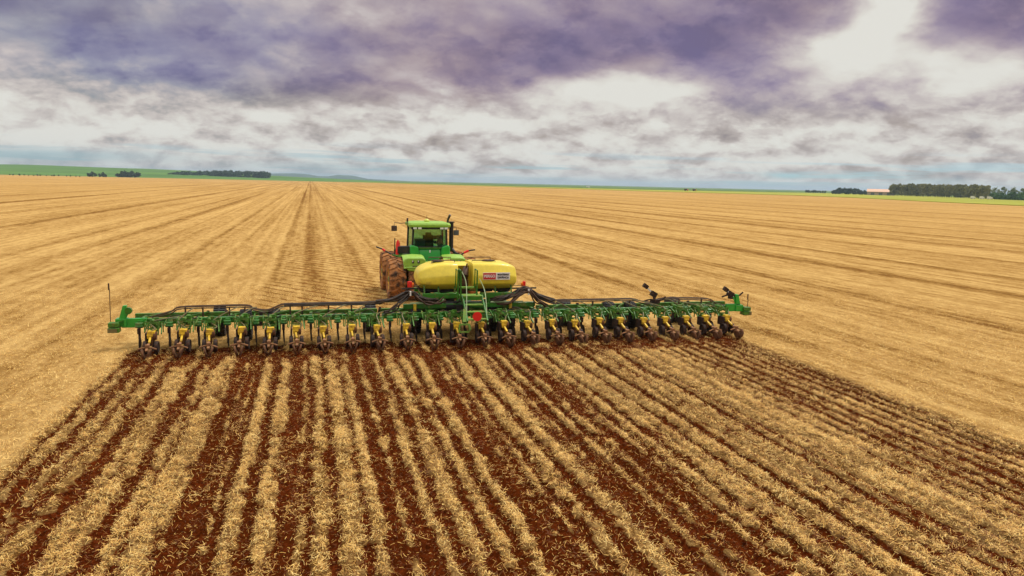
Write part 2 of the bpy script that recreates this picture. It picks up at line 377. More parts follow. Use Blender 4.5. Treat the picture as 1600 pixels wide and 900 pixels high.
def grow(a, step, ratio, end):
    o = []; x = a; d = step
    while abs(x) < end:
        d *= ratio; x += math.copysign(d, step) if step > 0 else d
        o.append(x)
    return o
xs = list(np.arange(-12.6, 13.01, .045)); ys = list(np.arange(-17.6, 2.0, .045))
xs = grow(xs[0], -.045, 1.10, 16000)[::-1]+xs+grow(xs[-1], .045, 1.10, 16000)
ys = grow(ys[0], -.045, 1.12, 3000)[::-1]+ys+grow(ys[-1], .045, 1.035, 16000)
ground = grid_mesh('stubble_field', np.array(xs), np.array(ys)); tag(ground, kind='structure')

STRAW_L, STRAW_M, STRAW_D = (.435, .262, .088), (.325, .182, .053), (.175, .085, .021)
SOIL_A, SOIL_B = (.034, .0065, .0013), (.135, .0255, .0050)
def field_material():
    m = bpy.data.materials.new('stubble_and_soil'); m.use_nodes = True; t = NT(m.node_tree); b = t.n['Principled BSDF']
    P = t.new('ShaderNodeNewGeometry').outputs['Position']
    sep = t.new('ShaderNodeSeparateXYZ'); t.l.new(P, sep.inputs[0]); X, Y, Z = sep.outputs
    soil = t.new('ShaderNodeAttribute', attribute_name='soil').outputs['Fac']
    til = t.new('ShaderNodeAttribute', attribute_name='tilled').outputs['Fac']
    fine = t.noise(P, 22, 5, .7); spk = t.noise(t.mapv(P, scale=(1, .55, 1)), 5.0, 5, .68); dash = t.noise(t.mapv(P, scale=(1, .26, 0), loc=(3, 1, 0)), 2.1, 4, .72); far = t.noise(t.mapv(P, scale=(1, .16, 0), loc=(13, 1, 0)), .55, 5, .75)
    mot = t.noise(t.mapv(P, scale=(1, .4, 1)), .55, 5, .6)
    band1 = t.noise(t.mapv(P, scale=(.32, .004, 0)), 1, 4, .65)       # harvest passes along the rows
    band2 = t.noise(t.mapv(P, scale=(1.35, .012, 0), loc=(5, 0, 0)), 1, 3, .6)
    big = t.noise(t.mapv(P, scale=(.025, .012, 0)), 1, 4, .6)
    k = t.m('ADD', t.m('MULTIPLY', fine, .75), t.m('MULTIPLY', spk, .95))
    k = t.m('SUBTRACT', t.m('ADD', k, t.m('ADD', t.m('MULTIPLY', dash, 1.15), t.m('MULTIPLY', far, .65))), 1.35)
    k = t.m('ADD', k, t.m('MULTIPLY', mot, .42))
    k = t.m('ADD', k, t.m('MULTIPLY', band1, 1.15)); k = t.m('ADD', k, t.m('MULTIPLY', band2, .50)); k = t.m('ADD', k, t.m('MULTIPLY', big, .40))
    # crossing wheel marks and stubble rows left by the combine
    for x0, hw, wt in ((-7.3, .45, .26), (-5.4, .5, .20), (-2.4, .35, .16), (12.0, .6, .20), (15.0, .5, .14), (23.5, .8, .2), (-22, .7, .2), (-25.5, .6, .18), (-36, .9, .2), (33, .7, .18), (41, .9, .2), (52, 1, .2), (-14, .5, .16), (-46, 1, .2), (-75, 1.4, .2), (75, 1.4, .2), (110, 1.8, .2), (135, 2, .2), (165, 2.4, .2), (63, 1.2, .22), (-60, 1.2, .2), (90, 1.5, .2)):
        d = t.m('ABSOLUTE', t.m('SUBTRACT', t.m('ADD', X, t.m('MULTIPLY', mot, 1.2)), x0+.6))
        k = t.m('SUBTRACT', k, t.m('MULTIPLY', t.smooth(d, hw*1.5, hw*.3), t.m('MULTIPLY', wt*1.25, t.m('ADD', .4, spk))))
    tr = t.m('SINE', t.m('MULTIPLY', t.m('ADD', t.m('MULTIPLY', X, .8), t.m('MULTIPLY', Y, .62)), 7.6))
    ta = t.m('MULTIPLY', t.smooth(t.m('ABSOLUTE', t.m('ADD', X, 4.2)), 4.5, 2.0), t.smooth(Y, 3, 8))
    k = t.m('SUBTRACT', k, t.m('MULTIPLY', t.m('MULTIPLY', t.smooth(tr, .45, .95), ta), t.m('MULTIPLY', .60, t.smooth(mot, .35, .6))))
    rws = t.m('SINE', t.m('MULTIPLY', X, 2*math.pi/.9))
    k = t.m('ADD', k, t.m('MULTIPLY', rws, .05))
    straw = t.ramp(t.m('MULTIPLY', k, .36), [(.36, (.20, .08, .02, 1)), (.435, (*STRAW_D, 1)), (.505, (*STRAW_M, 1)), (.59, (*STRAW_L, 1)), (.68, (.56, .36, .13, 1))])
    # cut straw lies thinner in the worked strip
    thin = t.smooth(t.m('ADD', t.m('MULTIPLY', fine, .5), t.m('MULTIPLY', spk, .5)), .40, .62)
    litter = t.mix(t.m('MULTIPLY', thin, .60), (.065, .020, .0035, 1), straw)
    base = t.mix(t.m('MULTIPLY', til, .85), straw, litter)
    sn = t.noise(P, 13, 6, .72)
    soilc = t.mix(t.smooth(t.noise(P, .35, 4, .6), .4, .65, 0, .5), t.ramp(sn, [(.38, (*SOIL_A, 1)), (.64, (*SOIL_B, 1))]), (.055, .0125, .002, 1))
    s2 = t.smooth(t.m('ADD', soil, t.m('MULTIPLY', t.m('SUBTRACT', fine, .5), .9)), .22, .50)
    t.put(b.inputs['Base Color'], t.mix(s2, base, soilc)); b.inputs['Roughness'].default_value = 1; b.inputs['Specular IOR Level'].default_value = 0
    bp = t.new('ShaderNodeBump'); bp.inputs['Strength'].default_value = .8; bp.inputs['Distance'].default_value = .06
    t.l.new(t.m('ADD', fine, spk), bp.inputs['Height']); t.l.new(bp.outputs[0], b.inputs['Normal'])
    return m
ground.data.materials.append(field_material())

# ------------------------------------------------------------------ loose straw (uncountable)
def straw_mesh(name, n, xr, yr, dens, lmin, lmax, wd, seed):
    g = np.random.default_rng(seed); X = g.uniform(*xr, n); Y = g.uniform(*yr, n)
    # keep what the camera can look at (a generous wedge) and thin it over bare soil
    dxc, dyc = X-CAM.x, Y-CAM.y; dist = np.hypot(dxc, dyc); ang = np.arctan2(dxc, dyc)-YAW
    s = soil_at(X, Y); keep = (np.abs(ang) < .80) & (dist > 6) & (g.random(n) < dens(X, Y, s))
    X, Y, s = X[keep], Y[keep], s[keep]; n = len(X)
    L = np.clip(lmin*np.exp(g.normal(.45, .55, n)), .015, lmax); a = g.uniform(0, 2*np.pi, n); tilt = g.normal(0, .38, n)
    H = height_at(X, Y, s)+g.uniform(.0, .075, n)*(1-.7*s); W = wd*g.uniform(.6, 1.3, n)
    d = np.stack([np.cos(a)*np.cos(tilt), np.sin(a)*np.cos(tilt), np.sin(tilt)], 1); side = np.stack([-np.sin(a), np.cos(a), g.normal(0, .35, n)], 1)
    bend = np.stack([-np.sin(a), np.cos(a), g.normal(.2, .6, n)], 1)*(g.normal(0, .22, n)*L)[:, None]
    c = np.stack([X, Y, H+np.abs(np.sin(tilt))*L*.4], 1)
    p = [c-d*L[:, None]/2, c+bend*.6, c+d*L[:, None]/2]; V = np.empty((n, 6, 3), np.float32)
    for i, q in enumerate(p): V[:, 2*i] = q-side*W[:, None]/2; V[:, 2*i+1] = q+side*W[:, None]/2
    o = (np.arange(n)*6)[:, None, None]; F = (np.array([[0, 1, 3, 2], [2, 3, 5, 4]])[None]+o).reshape(-1, 4).astype(np.int32)
    me = bpy.data.meshes.new(name); me.vertices.add(n*6); me.vertices.foreach_set('co', V.ravel())
    me.loops.add(len(F)*4); me.loops.foreach_set('vertex_index', F.ravel()); me.polygons.add(len(F))
    me.polygons.foreach_set('loop_start', np.arange(len(F), dtype=np.int32)*4); me.update(calc_edges=True)
    t = me.attributes.new('tint', 'FLOAT', 'FACE'); t.data.foreach_set('value', np.repeat(np.clip(g.random(n)-.38*s-.25*(g.random(n) < .18), 0, 1), 2).astype(np.float32))
    ob = bpy.data.objects.new(name, me); col.objects.link(ob); return ob
def straw_material():
    m = bpy.data.materials.new('dry_straw'); m.use_nodes = True; t = NT(m.node_tree); b = t.n['Principled BSDF']
    a = t.new('ShaderNodeAttribute', attribute_name='tint').outputs['Fac']
    P = t.new('ShaderNodeNewGeometry').outputs['Position']
    k = t.m('ADD', a, t.m('MULTIPLY', t.m('SUBTRACT', t.noise(P, .8, 4, .6), .5), .8))
    t.put(b.inputs['Base Color'], t.ramp(k, [(.02, (.15, .050, .008, 1)), (.22, (.52, .255, .052, 1)), (.5, (.86, .53, .130, 1)), (1, (.97, .74, .29, 1))]))
    b.inputs['Roughness'].default_value = .6; b.inputs['Specular IOR Level'].default_value = .3
    return m
M['straw'] = straw_material()
patch = lambda X, Y: (.35+.75*sstep(fbm(X*.8, Y*.5, 3, 61), .35, .65))*(.12+1.25*sstep(fbm(X*5.5+.5*fbm(X*2, Y*2, 2, 5), Y*7.5, 3, 67, .6), .40, .58))
o = straw_mesh('loose_straw', 1900000, (-11.5, 11), (-18.0, 1.6), lambda X, Y, s: np.clip(((1-s)**1.8*patch(X, Y)*.95+.06)*zone(X, Y), 0, 1), .034, .14, .0052, 21)
o.data.materials.append(M['straw']); tag(o, 'loose golden straw scattered between the bare red soil strips', 'straw', kind='stuff')
o = straw_mesh('stubble_straw', 1100000, (-24, 27), (-13.5, 16), lambda X, Y, s: (1-zone(X, Y))*.6*np.clip(1.35-np.hypot(X-CAM.x, Y-CAM.y)/38, 0, 1)*(.25+1.1*sstep(fbm(X*4, Y*6, 3, 88, .6), .35, .6)), .035, .14, .0056, 22)
o.data.materials.append(M['straw']); tag(o, 'flattened pale stubble straw lying on the unplanted field', 'straw', kind='stuff')

# ------------------------------------------------------------------ far country
def sheet(name, poly, z, m):
    me = bpy.data.meshes.new(name); n = len(poly)
    me.from_pydata([(x, y, z) for x, y in poly]+[(x, y, -.4) for x, y in poly], [], [tuple(range(n))]+[(i, (i+1) % n, (i+1) % n+n, i+n) for i in range(n)])
    me.materials.append(m); o = bpy.data.objects.new(name, me); col.objects.link(o); return tag(o, kind='structure')
def crop_mat(name, a, b, sc=.02):
    m = bpy.data.materials.new(name); m.use_nodes = True; t = NT(m.node_tree); p = t.n['Principled BSDF']
    P = t.new('ShaderNodeNewGeometry').outputs['Position']
    n = t.m('ADD', t.m('MULTIPLY', t.noise(P, sc, 5, .65), .6), t.m('MULTIPLY', t.noise(t.mapv(P, scale=(.0012, .008, 0)), 1, 3, .5), .5))
    t.put(p.inputs['Base Color'], t.ramp(n, [(.42, (*a, 1)), (.68, (*b, 1))])); p.inputs['Roughness'].default_value = .9
    p.inputs['Specular IOR Level'].default_value = .1; return m
GREEN_FIELD = crop_mat('young_crop', (.060, .115, .020), (.125, .195, .035))
LIME_FIELD = crop_mat('ripening_grass', (.24, .25, .022), (.36, .36, .04), .03)
FARG = crop_mat('far_crop', (.055, .135, .018), (.110, .215, .030), .004)
sheet('grass_strip', [(260, 110), (324, 214), (348, 279), (373, 367), (440, 520), (455, 620), (400, 700), (350, 770), (275, 1021), (129, 1410), (-40, 1900), (-60, 2300), (200, 1500), (340, 1200), (500, 1060), (800, 1150), (1005, 1300), (960, 950), (906, 758), (827, 579), (700, 160)], .35, LIME_FIELD)
sheet('green_field', [(830, 570), (912, 760), (966, 950), (1011, 1306), (806, 1156), (506, 1066), (346, 1206), (206, 1506), (-62, 2310), (-400, 2600), (-400, 9000), (3000, 12000), (9000, 9000), (11000, 3000), (7000, 900)], .55, GREEN_FIELD)
def hill(name, m, az0, az1, d0, d1, hf, n=160, k=26):
    # a rounded rise seen between two bearings; hf(t) is its height along the crest
    vs, fs = [], []
    for j in range(k+1):
        q = j/k; prof = math.sin(min(1, q/.55)*math.pi/2)**1.6 if q < .55 else math.cos((q-.55)/.45*math.pi/2)
        for i in range(n+1):
            t = i/n; a = az0+(az1-az0)*t+YAW; d = d0+(d1-d0)*q
            e = hf(t)*prof-(1 if j in (0, k) else 0)
            vs.append((CAM.x+math.sin(a)*d, CAM.y+math.cos(a)*d, e))
    for j in range(k):
        for i in range(n): p = j*(n+1)+i; fs.append((p, p+1, p+n+2, p+n+1))
    me = bpy.data.meshes.new(name); me.from_pydata(vs, [], fs); me.materials.append(m); me.shade_smooth()
    o = bpy.data.objects.new(name, me); col.objects.link(o); return tag(o, kind='structure')
PX = lambda x: math.atan((x-800)/1163)
def interp(*pts):
    xs_, ys_ = zip(*pts)
    return lambda t: float(np.interp(t, xs_, ys_))
def nz(t, f_, s): return float(vnoise(np.array([t*f_]), np.array([s*1.7]), int(s))[0])-.5
lh = interp((0, 20), (.41, 29), (.55, 26), (.70, 19), (.82, 11), (.95, 5), (1, 2))
hill('green_hills', FARG, PX(-420), PX(600), 1500, 4200, lambda t: lh(t)*(1+.10*nz(t, 14, 3)))
WOODHILL = crop_mat('wooded_hill', (.022, .050, .026), (.055, .090, .040), .006)
rh = interp((0, 4), (.07, 20), (.25, 42), (.40, 42), (.47, 48), (.51, 54), (.58, 48), (.62, 32), (.66, 32), (.70, 50), (.76, 44), (.82, 16), (1, 2))
hill('wooded_hills', WOODHILL, PX(240), PX(640), 6800, 9000, lambda t: rh(t)*(1+.12*nz(t, 22, 5)+.06*nz(t, 90, 8)))

# ------------------------------------------------------------------ trees
def crown_mesh(seed, h, rad, base, leaf, n, top=.5, lobes=9):
    g = random.Random(seed); mb = MB(); cs = []
    for i in range(lobes):
        a = g.uniform(0, 6.28); q = g.uniform(0, .75)*rad; z = base+(h-base)*g.uniform(.15, .88)
        cs.append((Vector((math.cos(a)*q, math.sin(a)*q, z)), g.uniform(.38, .65)*rad))
    for i in range(n):
        c, rr = g.choice(cs); d = Vector((g.gauss(0, 1), g.gauss(0, 1), g.gauss(0, 1))).normalized()
        p = c+d*rr*(g.random()**.4); p.z = min(max(p.z, base*.7), h)
        s = leaf*g.uniform(.5, 1.2); E = Euler((g.uniform(0, 6.28), g.uniform(0, 6.28), g.uniform(0, 6.28))).to_matrix()
        vs = [p+E @ Vector(v)*s for v in ((-.5, -.3, 0), (.4, -.45, .12), (.55, .3, 0), (-.3, .5, -.1))]
        mb.add(vs, [(0, 1, 2, 3)])
    return mb
def make_tree(kind, seed, h, rad, base, leaf, n, lm, tr, lobes=9):
    root = empty(kind)
    t = MB(); g = random.Random(seed+50)
    t.tube([(0, 0, -.3), (.1, 0, h*.3), (g.uniform(-.3, .3), g.uniform(-.3, .3), h*.62), (g.uniform(-.4, .4), 0, h*.86)], [tr, tr*.8, tr*.5, tr*.15], 7)
    for i in range(5):
        z = h*g.uniform(.35, .7); a = g.uniform(0, 6.28)
        t.tube([(0, 0, z), (math.cos(a)*rad*.35, math.sin(a)*rad*.35, z+h*.1), (math.cos(a)*rad*.7, math.sin(a)*rad*.7, z+h*.16)], [tr*.4, tr*.25, tr*.08], 5)
    t.build('trunk', 'bark', root)
    c = crown_mesh(seed, h, rad, base, leaf, n, lobes=lobes).build('crown', lm, root)
    c.data.shade_flat(); return root
def at_px(px, dist, z=0.):
    a = PX(px)+YAW; return Vector((CAM.x+math.sin(a)*dist, CAM.y+math.cos(a)*dist, z))
def plant(protos, used, pos, s, label, group, sx=None):
    i = random.randrange(len(protos)); p = protos[i]
    if i in used: p = copy_tree(p)
    used.add(i)
    p.location = pos; p.rotation_euler.z = random.uniform(0, 6.28); p.scale = (sx or s, sx or s, s)
    tag(p, label, 'tree', group); return p
eu = [make_tree('eucalyptus_tree', 100+i, 20, 4.6, .9, 1.7, 700, 'euc', .32, 13) for i in range(5)]; us = set()
k = 0
for row in range(2):
    for i in range(34):
        px = 1383+i*4.5+random.uniform(-1.2, 1.2)+row*2
        d = 1230-i*7.5+row*26
        hh = (1.06-.0032*i)*random.uniform(.96, 1.03)
        plant(eu, us, at_px(px, d), hh*(.80 if i > 30 else .86), 'tall olive eucalyptus tree in the dense windbreak row beside the barn', 'trees of the long windbreak row')
dk = [make_tree('round_tree', 200+i, 11, 4.6, .6, 1.6, 420, 'dark', .3, 11) for i in range(4)]; us = set()
for i in range(15):
    plant(dk, us, at_px(1293+i*3.5+random.uniform(-1, 1), 1330+random.uniform(-15, 15)), random.uniform(.80, 1.0)*(1 if 1 < i < 12 else .75), 'dark rounded tree in the clump left of the pink roofed barn', 'trees in the clump by the barn')
for i in range(3):
    plant(dk, us, at_px(1344+i*3, 1340), .55, 'low dark tree between the clump and the barn', 'low trees beside the barn')
for i in range(9):
    plant(dk, us, at_px(1252+i*3.6, 1560+random.uniform(-10, 10)), random.uniform(.45, .6), 'small dark tree in the short distant row furthest from the barn', 'trees in the short distant row')
for i in range(12):
    plant(dk, us, at_px(185+i*3.0, 1500+random.uniform(-8, 8)), random.uniform(.80, 1.12)*(.75 if i < 2 else 1), 'dark tree in the small clump at the edge of the field below the green hill', 'trees in the left hand clump')
for i, (px, s) in enumerate(((141, .6), (146, .85), (151, .6), (158, .55), (163, .8), (167, .5))):
    plant(dk, us, at_px(px, 1420), s, 'small isolated dark tree on the left field edge', 'scattered trees on the field edge')
for i in range(16):
    plant(dk, us, at_px(18+i*7.2+random.uniform(-3, 3), 1330), random.uniform(.16, .28), 'low dark bush along the left field edge', 'bushes along the field edge')
bs = [make_tree('leafy_shrub', 300+i, 6.5, 4.4, .3, 1.3, 380, 'bush', .2, 10) for i in range(3)]; us = set()
for i in range(13):
    plant(bs, us, at_px(1543+i*5.2, 955-i*5), random.uniform(.85, 1.25), 'bright green leafy shrub at the foot of the thin pale trees', 'shrubs below the thin trees', )
pt = [make_tree('thin_pale_tree', 400+i, 13, 2.6, 5, 1.0, 130, 'palel', .16, 9) for i in range(4)]; us = set()
for i in range(17):
    plant(pt, us, at_px(1540+i*4.0+random.uniform(-1, 1), 975-i*4), random.uniform(.8, 1.08), 'thin pale tree standing above the bright green shrubs', 'thin pale trees at the far right')
# a far-off wood that reads as one dark mass
wm = MB(); g = random.Random(9)
for i in range(190):
    px = g.uniform(262, 420); d = 1930+g.uniform(0, 90)+(420-px)*.2
    p = at_px(px, d); hh = np.interp(px, (258, 290, 340, 418, 421), (8, 16, 20, 21, 20))*g.uniform(.92, 1.03)
    sub = crown_mesh(i, hh, 6.5, .3, 3.0, 70, lobes=5); wm.add([Vector(v)+p for v in sub.v], sub.f)
    tk = MB().tube([(0, 0, -.2), (0, 0, hh*.7)], [.35, .12], 5); wm.add([Vector(v)+p for v in tk.v], tk.f)
o = wm.build('woodland', 'dark'); o.data.shade_flat(); tag(o, 'dark belt of distant woodland on the left horizon', 'woodland', kind='stuff')

# ------------------------------------------------------------------ barn and far machines
M['roofpink'] = mat('pink_roof_sheet', (.62, .34, .20), .5, var=.12); M['barnwall'] = mat('barn_wall', (.40, .30, .22), .7, var=.1)
barn = empty('barn', at_px(1367, 1275)); barn.rotation_euler.z = -(PX(1367)+YAW)
tag(barn, 'long low barn with a pale pink roof between the dark clump and the eucalyptus row', 'barn')
MB().box((0, 0, 2.6), (37, 14, 5.2)).build('wall', 'barnwall', barn)
MB().prism([(-8, 5.0), (8, 5.0), (8, 5.4), (0, 9.6), (-8, 5.4)], -19.2, 19.2).build('roof', 'roofpink', barn)
for x in (-11, 0, 11): MB().box((x, -7.05, 2), (5, .12, 4)).build('door', 'screen', barn)
def truck(name, pos, rz, cabm, bodym, label, cat, L=8, group=None):
    t = empty(name, pos); t.rotation_euler.z = rz; tag(t, label, cat, group)
    MB().box((L*.36, 0, 1.7), (L*.24, 2.3, 2.2), taper=.9).build('cab', cabm, t, .08)
    MB().box((L*.37+.25*L*.48, 0, 2.1), (.06, 1.9, .8)).build('windscreen', 'black', t)
    MB().box((-L*.12, 0, 2.1), (L*.66, 2.5, 2.5)).build('cargo_body', bodym, t, .05)
    for x in (L*.34, -L*.15, -L*.3):
        for y in (-1.1, 1.1): MB().lathe([(-.16, .25), (-.16, .5), (.16, .5), (.16, .25)], (x, y, .5), 'y', 14).build('wheel', 'tyreblack', t)
    return t
truck('farm_truck', at_px(914, 1560), -YAW+.1, 'white', 'white', 'lone white farm truck on the far edge of the field above the tractor', 'truck', 8.5)
truck('farm_truck', at_px(1066, 1130), -YAW, 'amber', 'brown', 'tiny brown farm vehicle with orange cab far off, left one of the pair', 'truck', 6)
truck('farm_truck', at_px(1079, 1130), -YAW+.2, 'meter', 'brown', 'tiny brown farm vehicle with yellow cab far off, right one of the pair', 'truck', 6)
for px, L, lb in ((1510, 4.6, 'small white vehicle parked below the windbreak, leftmost of three'), (1524, 4.6, 'small white vehicle parked below the windbreak, middle of three'), (1536, 5.2, 'small white vehicle parked below the windbreak, rightmost of three')):
    truck('parked_vehicle', at_px(px, 925), -YAW-.5, 'white', 'white', lb, 'vehicle', L, 'vehicles under the windbreak')

# ------------------------------------------------------------------ tractor
TX = .26
tr = empty('tractor', (TX, 10.9, 0)); tag(tr, 'large green articulated tractor with dual wheels pulling the planter', 'tractor')
def wheel(x, y, parent, w=.80, R0=1.03):
    root = empty('wheel', (x, y, R0-.03), parent); h = w/2; ri = .56
    mb = MB().lathe([(-h*.80, ri), (-h*.96, ri+.10), (-h*.98, R0-.20), (-h*.86, R0-.075), (-h*.5, R0-.05), (h*.5, R0-.05), (h*.86, R0-.075), (h*.98, R0-.20), (h*.96, ri+.10), (h*.80, ri)], (0, 0, 0), 'x', 48)
    n = 21
    for sgn in (-1, 1):
        for i in range(n):
            a0 = 2*math.pi*(i+(.5 if sgn > 0 else 0))/n
            vs = []
            for u_, lead in ((.02, .0), (.50, .11), (.97, .15)):
                a = a0-lead; x_ = sgn*u_*h; tz = R0 if u_ < .9 else R0-.05
                for rr, wd in ((R0-.09, .075), (tz, .048)):
                    for da in (-wd, wd): vs.append((x_, math.sin(a+da)*rr, math.cos(a+da)*rr))
            fs = []
            for j in range(2):
                b = j*4; fs += [(b+2, b+3, b+7, b+6), (b, b+2, b+6, b+4), (b+1, b+5, b+7, b+3)]
            fs += [(0, 1, 3, 2), (8, 10, 11, 9)]
            mb.add(vs, fs)
    mb.build('tyre', 'rubber', root, smooth=30)
    rim = MB().lathe([(-h*.82, ri+.01), (-h*.70, ri-.04), (-h*.45, ri-.07), (-h*.35, .22), (-h*.45, .14), (-h*.45, .0)], (0, 0, 0), 'x', 32)
    rim.lathe([(h*.82, ri+.01), (h*.70, ri-.04), (h*.2, ri-.07), (-h*.3, ri-.08)], (0, 0, 0), 'x', 32)
    for i in range(10): a = i*.6283; rim.lathe([(-h*.47, 0), (-h*.47, .025), (-h*.40, .025)], (0, math.sin(a)*.17, math.cos(a)*.17), 'x', 6)
    rim.build('rim', 'rim', root)
    return root
w0 = None
for y in (0, 3.5):
    for x in (-1.74, -.84, .84, 1.74):
        if w0 is None: w0 = wheel(x, y, tr)
        else:
            w = copy_tree(w0, tr); w.location = (x, y, w0.location.z)
        (w0 if (x, y) == (-1.74, 0) else w).rotation_euler = (random.uniform(0, 6.28), 0, math.pi if x > 0 else 0)
fr = MB()
fr.box((0, 0, .95), (.62, 2.2, .5)).box((0, 3.5, .95), (.62, 2.4, .5)).tube([(-2.1, 0, 1), (2.1, 0, 1)], .13, 12).tube([(-2.1, 3.5, 1), (2.1, 3.5, 1)], .13, 12)
fr.box((0, 1.6, 1.0), (.4, 1.6, .36)).box((0, -.95, .75), (.9, .3, .5)).bar((0, -.9, .5), (0, -1.7, .5), .18, .1)
fr.build('chassis', 'green', tr, .02)
rb = MB(); rb.prism([(-.75, 1.15), (.95, 1.15), (.95, 1.72), (.1, 1.80), (-.75, 1.55)], -.36, .36)
rb.build('rear_frame_cover', 'green', tr, .04)
MB().box((0, -.55, 1.86), (1.15, .10, .09)).build('rear_cross_bar', 'limegreen', tr, .02)
# rear fenders over the inner tyres
for sx in (-1, 1):
    mb = MB(); rings = []
    for a in np.linspace(-.95, .75, 13):
        rr = 1.24; y, z = math.sin(a)*rr, 1.0+math.cos(a)*rr
        ring = []
        for xx, dr in ((-.52, -.05), (-.44, .0), (0, .03), (.44, .0), (.52, -.06), (.50, -.11), (0, -.03), (-.50, -.10)):
            ring.append((xx, math.sin(a)*(rr+dr), 1.0+math.cos(a)*(rr+dr)))
        rings.append(ring)
    fd = mb.loft(rings).build('fender', 'limegreen', tr, loc=(sx*.96, -.05, -.07))
    # rounded rear panel that carries the lamps
    pan = MB(); P8 = [(-.47, 2.13), (-.53, 1.98), (-.46, 1.72), (-.30, 1.58), (.10, 1.54), (.38, 1.64), (.49, 1.80), (.50, 2.10), (.36, 2.19), (-.33, 2.19)]
    if sx > 0: P8 = [(-x, z) for x, z in P8]
    pan.prism(P8, -.98, -.80, 'y'); pan.build('fender_panel', 'limegreen', fd, .05)
    for lx in (-.10, .16):
        MB().box((lx, -.985, 2.0), (.10, .03, .13)).build('tail_lamp', 'black', fd); 
        MB().box((lx-.015, -1.005, 2.03), (.04, .02, .07)).build('lamp_lens', 'lamp', fd)
    MB().box((.02, -.985, 1.77), (.28, .03, .09)).build('reflector', 'brown', fd)
    MB().box((.02, -.985, 1.63), (.07, .03, .05)).build('plug_socket', 'black', fd)
# cab on the front frame
cab = empty('cab', (.04, 1.0, -.07), tr); cab.scale = (.97, 1, .985)
lo = MB(); lo.prism([(0, 1.55), (1.75, 1.55), (1.85, 2.5), (.12, 2.52), (0, 2.3)], -.56, .56)
lo.build('lower_shell', 'cabgreen', cab, .03)
for sx in (-1, 1):
    mb = MB(); mb.prism([(sx*.56, 1.86), (sx*1.02, 1.86), (sx*1.03, 2.58), (sx*.92, 2.66), (sx*.60, 2.56), (sx*.565, 2.30)], -.10, .55, 'y')
    mb.build('corner_tank', 'cabgreen', cab, .05)
MB().box((0, .05, 2.50), (1.15, .16, .06)).build('window_sill', 'green2', cab, .01)
MB().box((0.0, -.012, 2.34), (.07, .02, .13)).box((0, -.02, 2.37), (.03, .02, .05)).build('emblem_plate', 'white', cab)
CW, CF = .90, 1.72
pil = MB()
for sx in (-1, 1):
    pil.bar((sx*(CW-.02), .10, 2.50), (sx*(CW-.06), .06, 3.52), .09, .10)
    pil.bar((sx*1.02, .95, 2.40), (sx*.99, .95, 3.52), .07, .09)
    pil.bar((sx*.94, CF, 2.2), (sx*.90, CF-.14, 3.52), .08, .09)
    pil.bar((sx*(CW-.02), .10, 2.52), (sx*1.0, .95, 2.45), .05, .08)
pil.box((0, .04, 3.50), (1.9, .12, .12)).box((0, .06, 2.56), (1.75, .07, .06)); pil.build('cab_frame', 'black', cab)
g = MB(); g.add([(-.86, .085, 2.58), (.86, .085, 2.58), (.82, .06, 3.45), (-.82, .06, 3.45)], [(0, 1, 2, 3)]).build('rear_window', 'glass', cab)
g = MB(); g.add([(-.92, CF, 2.3), (.92, CF, 2.3), (.87, CF-.14, 3.46), (-.87, CF-.14, 3.46)], [(0, 1, 2, 3)]).build('windscreen', 'glass', cab)
for sx in (-1, 1):
    MB().add([(sx*.90, .16, 2.55), (sx*1.01, .90, 2.48), (sx*.98, .90, 3.46), (sx*.86, .12, 3.46)], [(0, 1, 2, 3)]).build('side_window', 'glass', cab)
    MB().add([(sx*1.01, 1.0, 2.4), (sx*.94, CF-.06, 2.3), (sx*.90, CF-.2, 3.46), (sx*.98, 1.0, 3.46)], [(0, 1, 2, 3)]).build('door_window', 'glass', cab)
st = MB().box((-.02, .70, 2.45), (.56, .5, .16)).box((-.02, .46, 2.80), (.54, .13, .66), (-.10, 0, 0)).box((-.02, .42, 3.18), (.30, .10, .16)); st.build('seat', 'seat', cab, .04)
MB().box((.42, .9, 2.72), (.16, .5, .12)).box((.50, 1.2, 2.95), (.26, .05, .20)).box((.56, .42, 2.85), (.20, .3, .55)).box((-.45, .5, 2.72), (.5, .4, .42)).build('console', 'screen', cab, .02)
MB().tube([(0, 1.55, 2.3), (0, 1.32, 2.85)], .05).lathe([(-.02, .17), (.02, .19), (-.02, .21), (-.02, .17)], (0, 1.30, 2.87), 'z', 20).build('steering_wheel', 'black', cab)
MB().box((0, .9, 3.47), (1.7, 1.5, .05)).build('headliner', 'inside', cab)
rf = MB(); rings = []
for z, e in ((3.53, .0), (3.56, .07), (3.66, .09), (3.74, .04), (3.78, -.12), (3.80, -.5)):
    X1, Y0, Y1 = .98+e, -.06-e, 1.86+e*1.3; cN = .16; rings.append([(-X1+cN, Y0, z), (X1-cN, Y0, z), (X1, Y0+cN, z), (X1, Y1-cN*2, z), (X1-cN*2, Y1, z), (-X1+cN*2, Y1, z), (-X1, Y1-cN*2, z), (-X1, Y0+cN, z)])
roof = rf.loft(rings).build('roof', 'limegreen', cab)
for x in (-.78, -.54, .58, .80):
    MB().box((x, -.13, 3.50), (.17, .06, .085)).build('work_light', 'lamp', roof)
MB().lathe([(0, .0), (0, .13), (.05, .14), (.10, .11), (.135, .05), (.14, 0)], (-.09, .55, 3.80), 'z', 20).build('satellite_receiver', 'gps', roof)
MB().tube([(-.09, .55, 3.93), (-.09, .55, 4.12)], .008, 5).build('roof_aerial', 'black', roof)
MB().tube([(-1.07, .6, 3.5), (-1.07, .6, 3.78)], .018).lathe([(0, .045), (.0, .05), (.17, .05), (.19, .0)], (-1.07, .6, 3.78), 'z', 12).build('beacon', 'brown', roof)
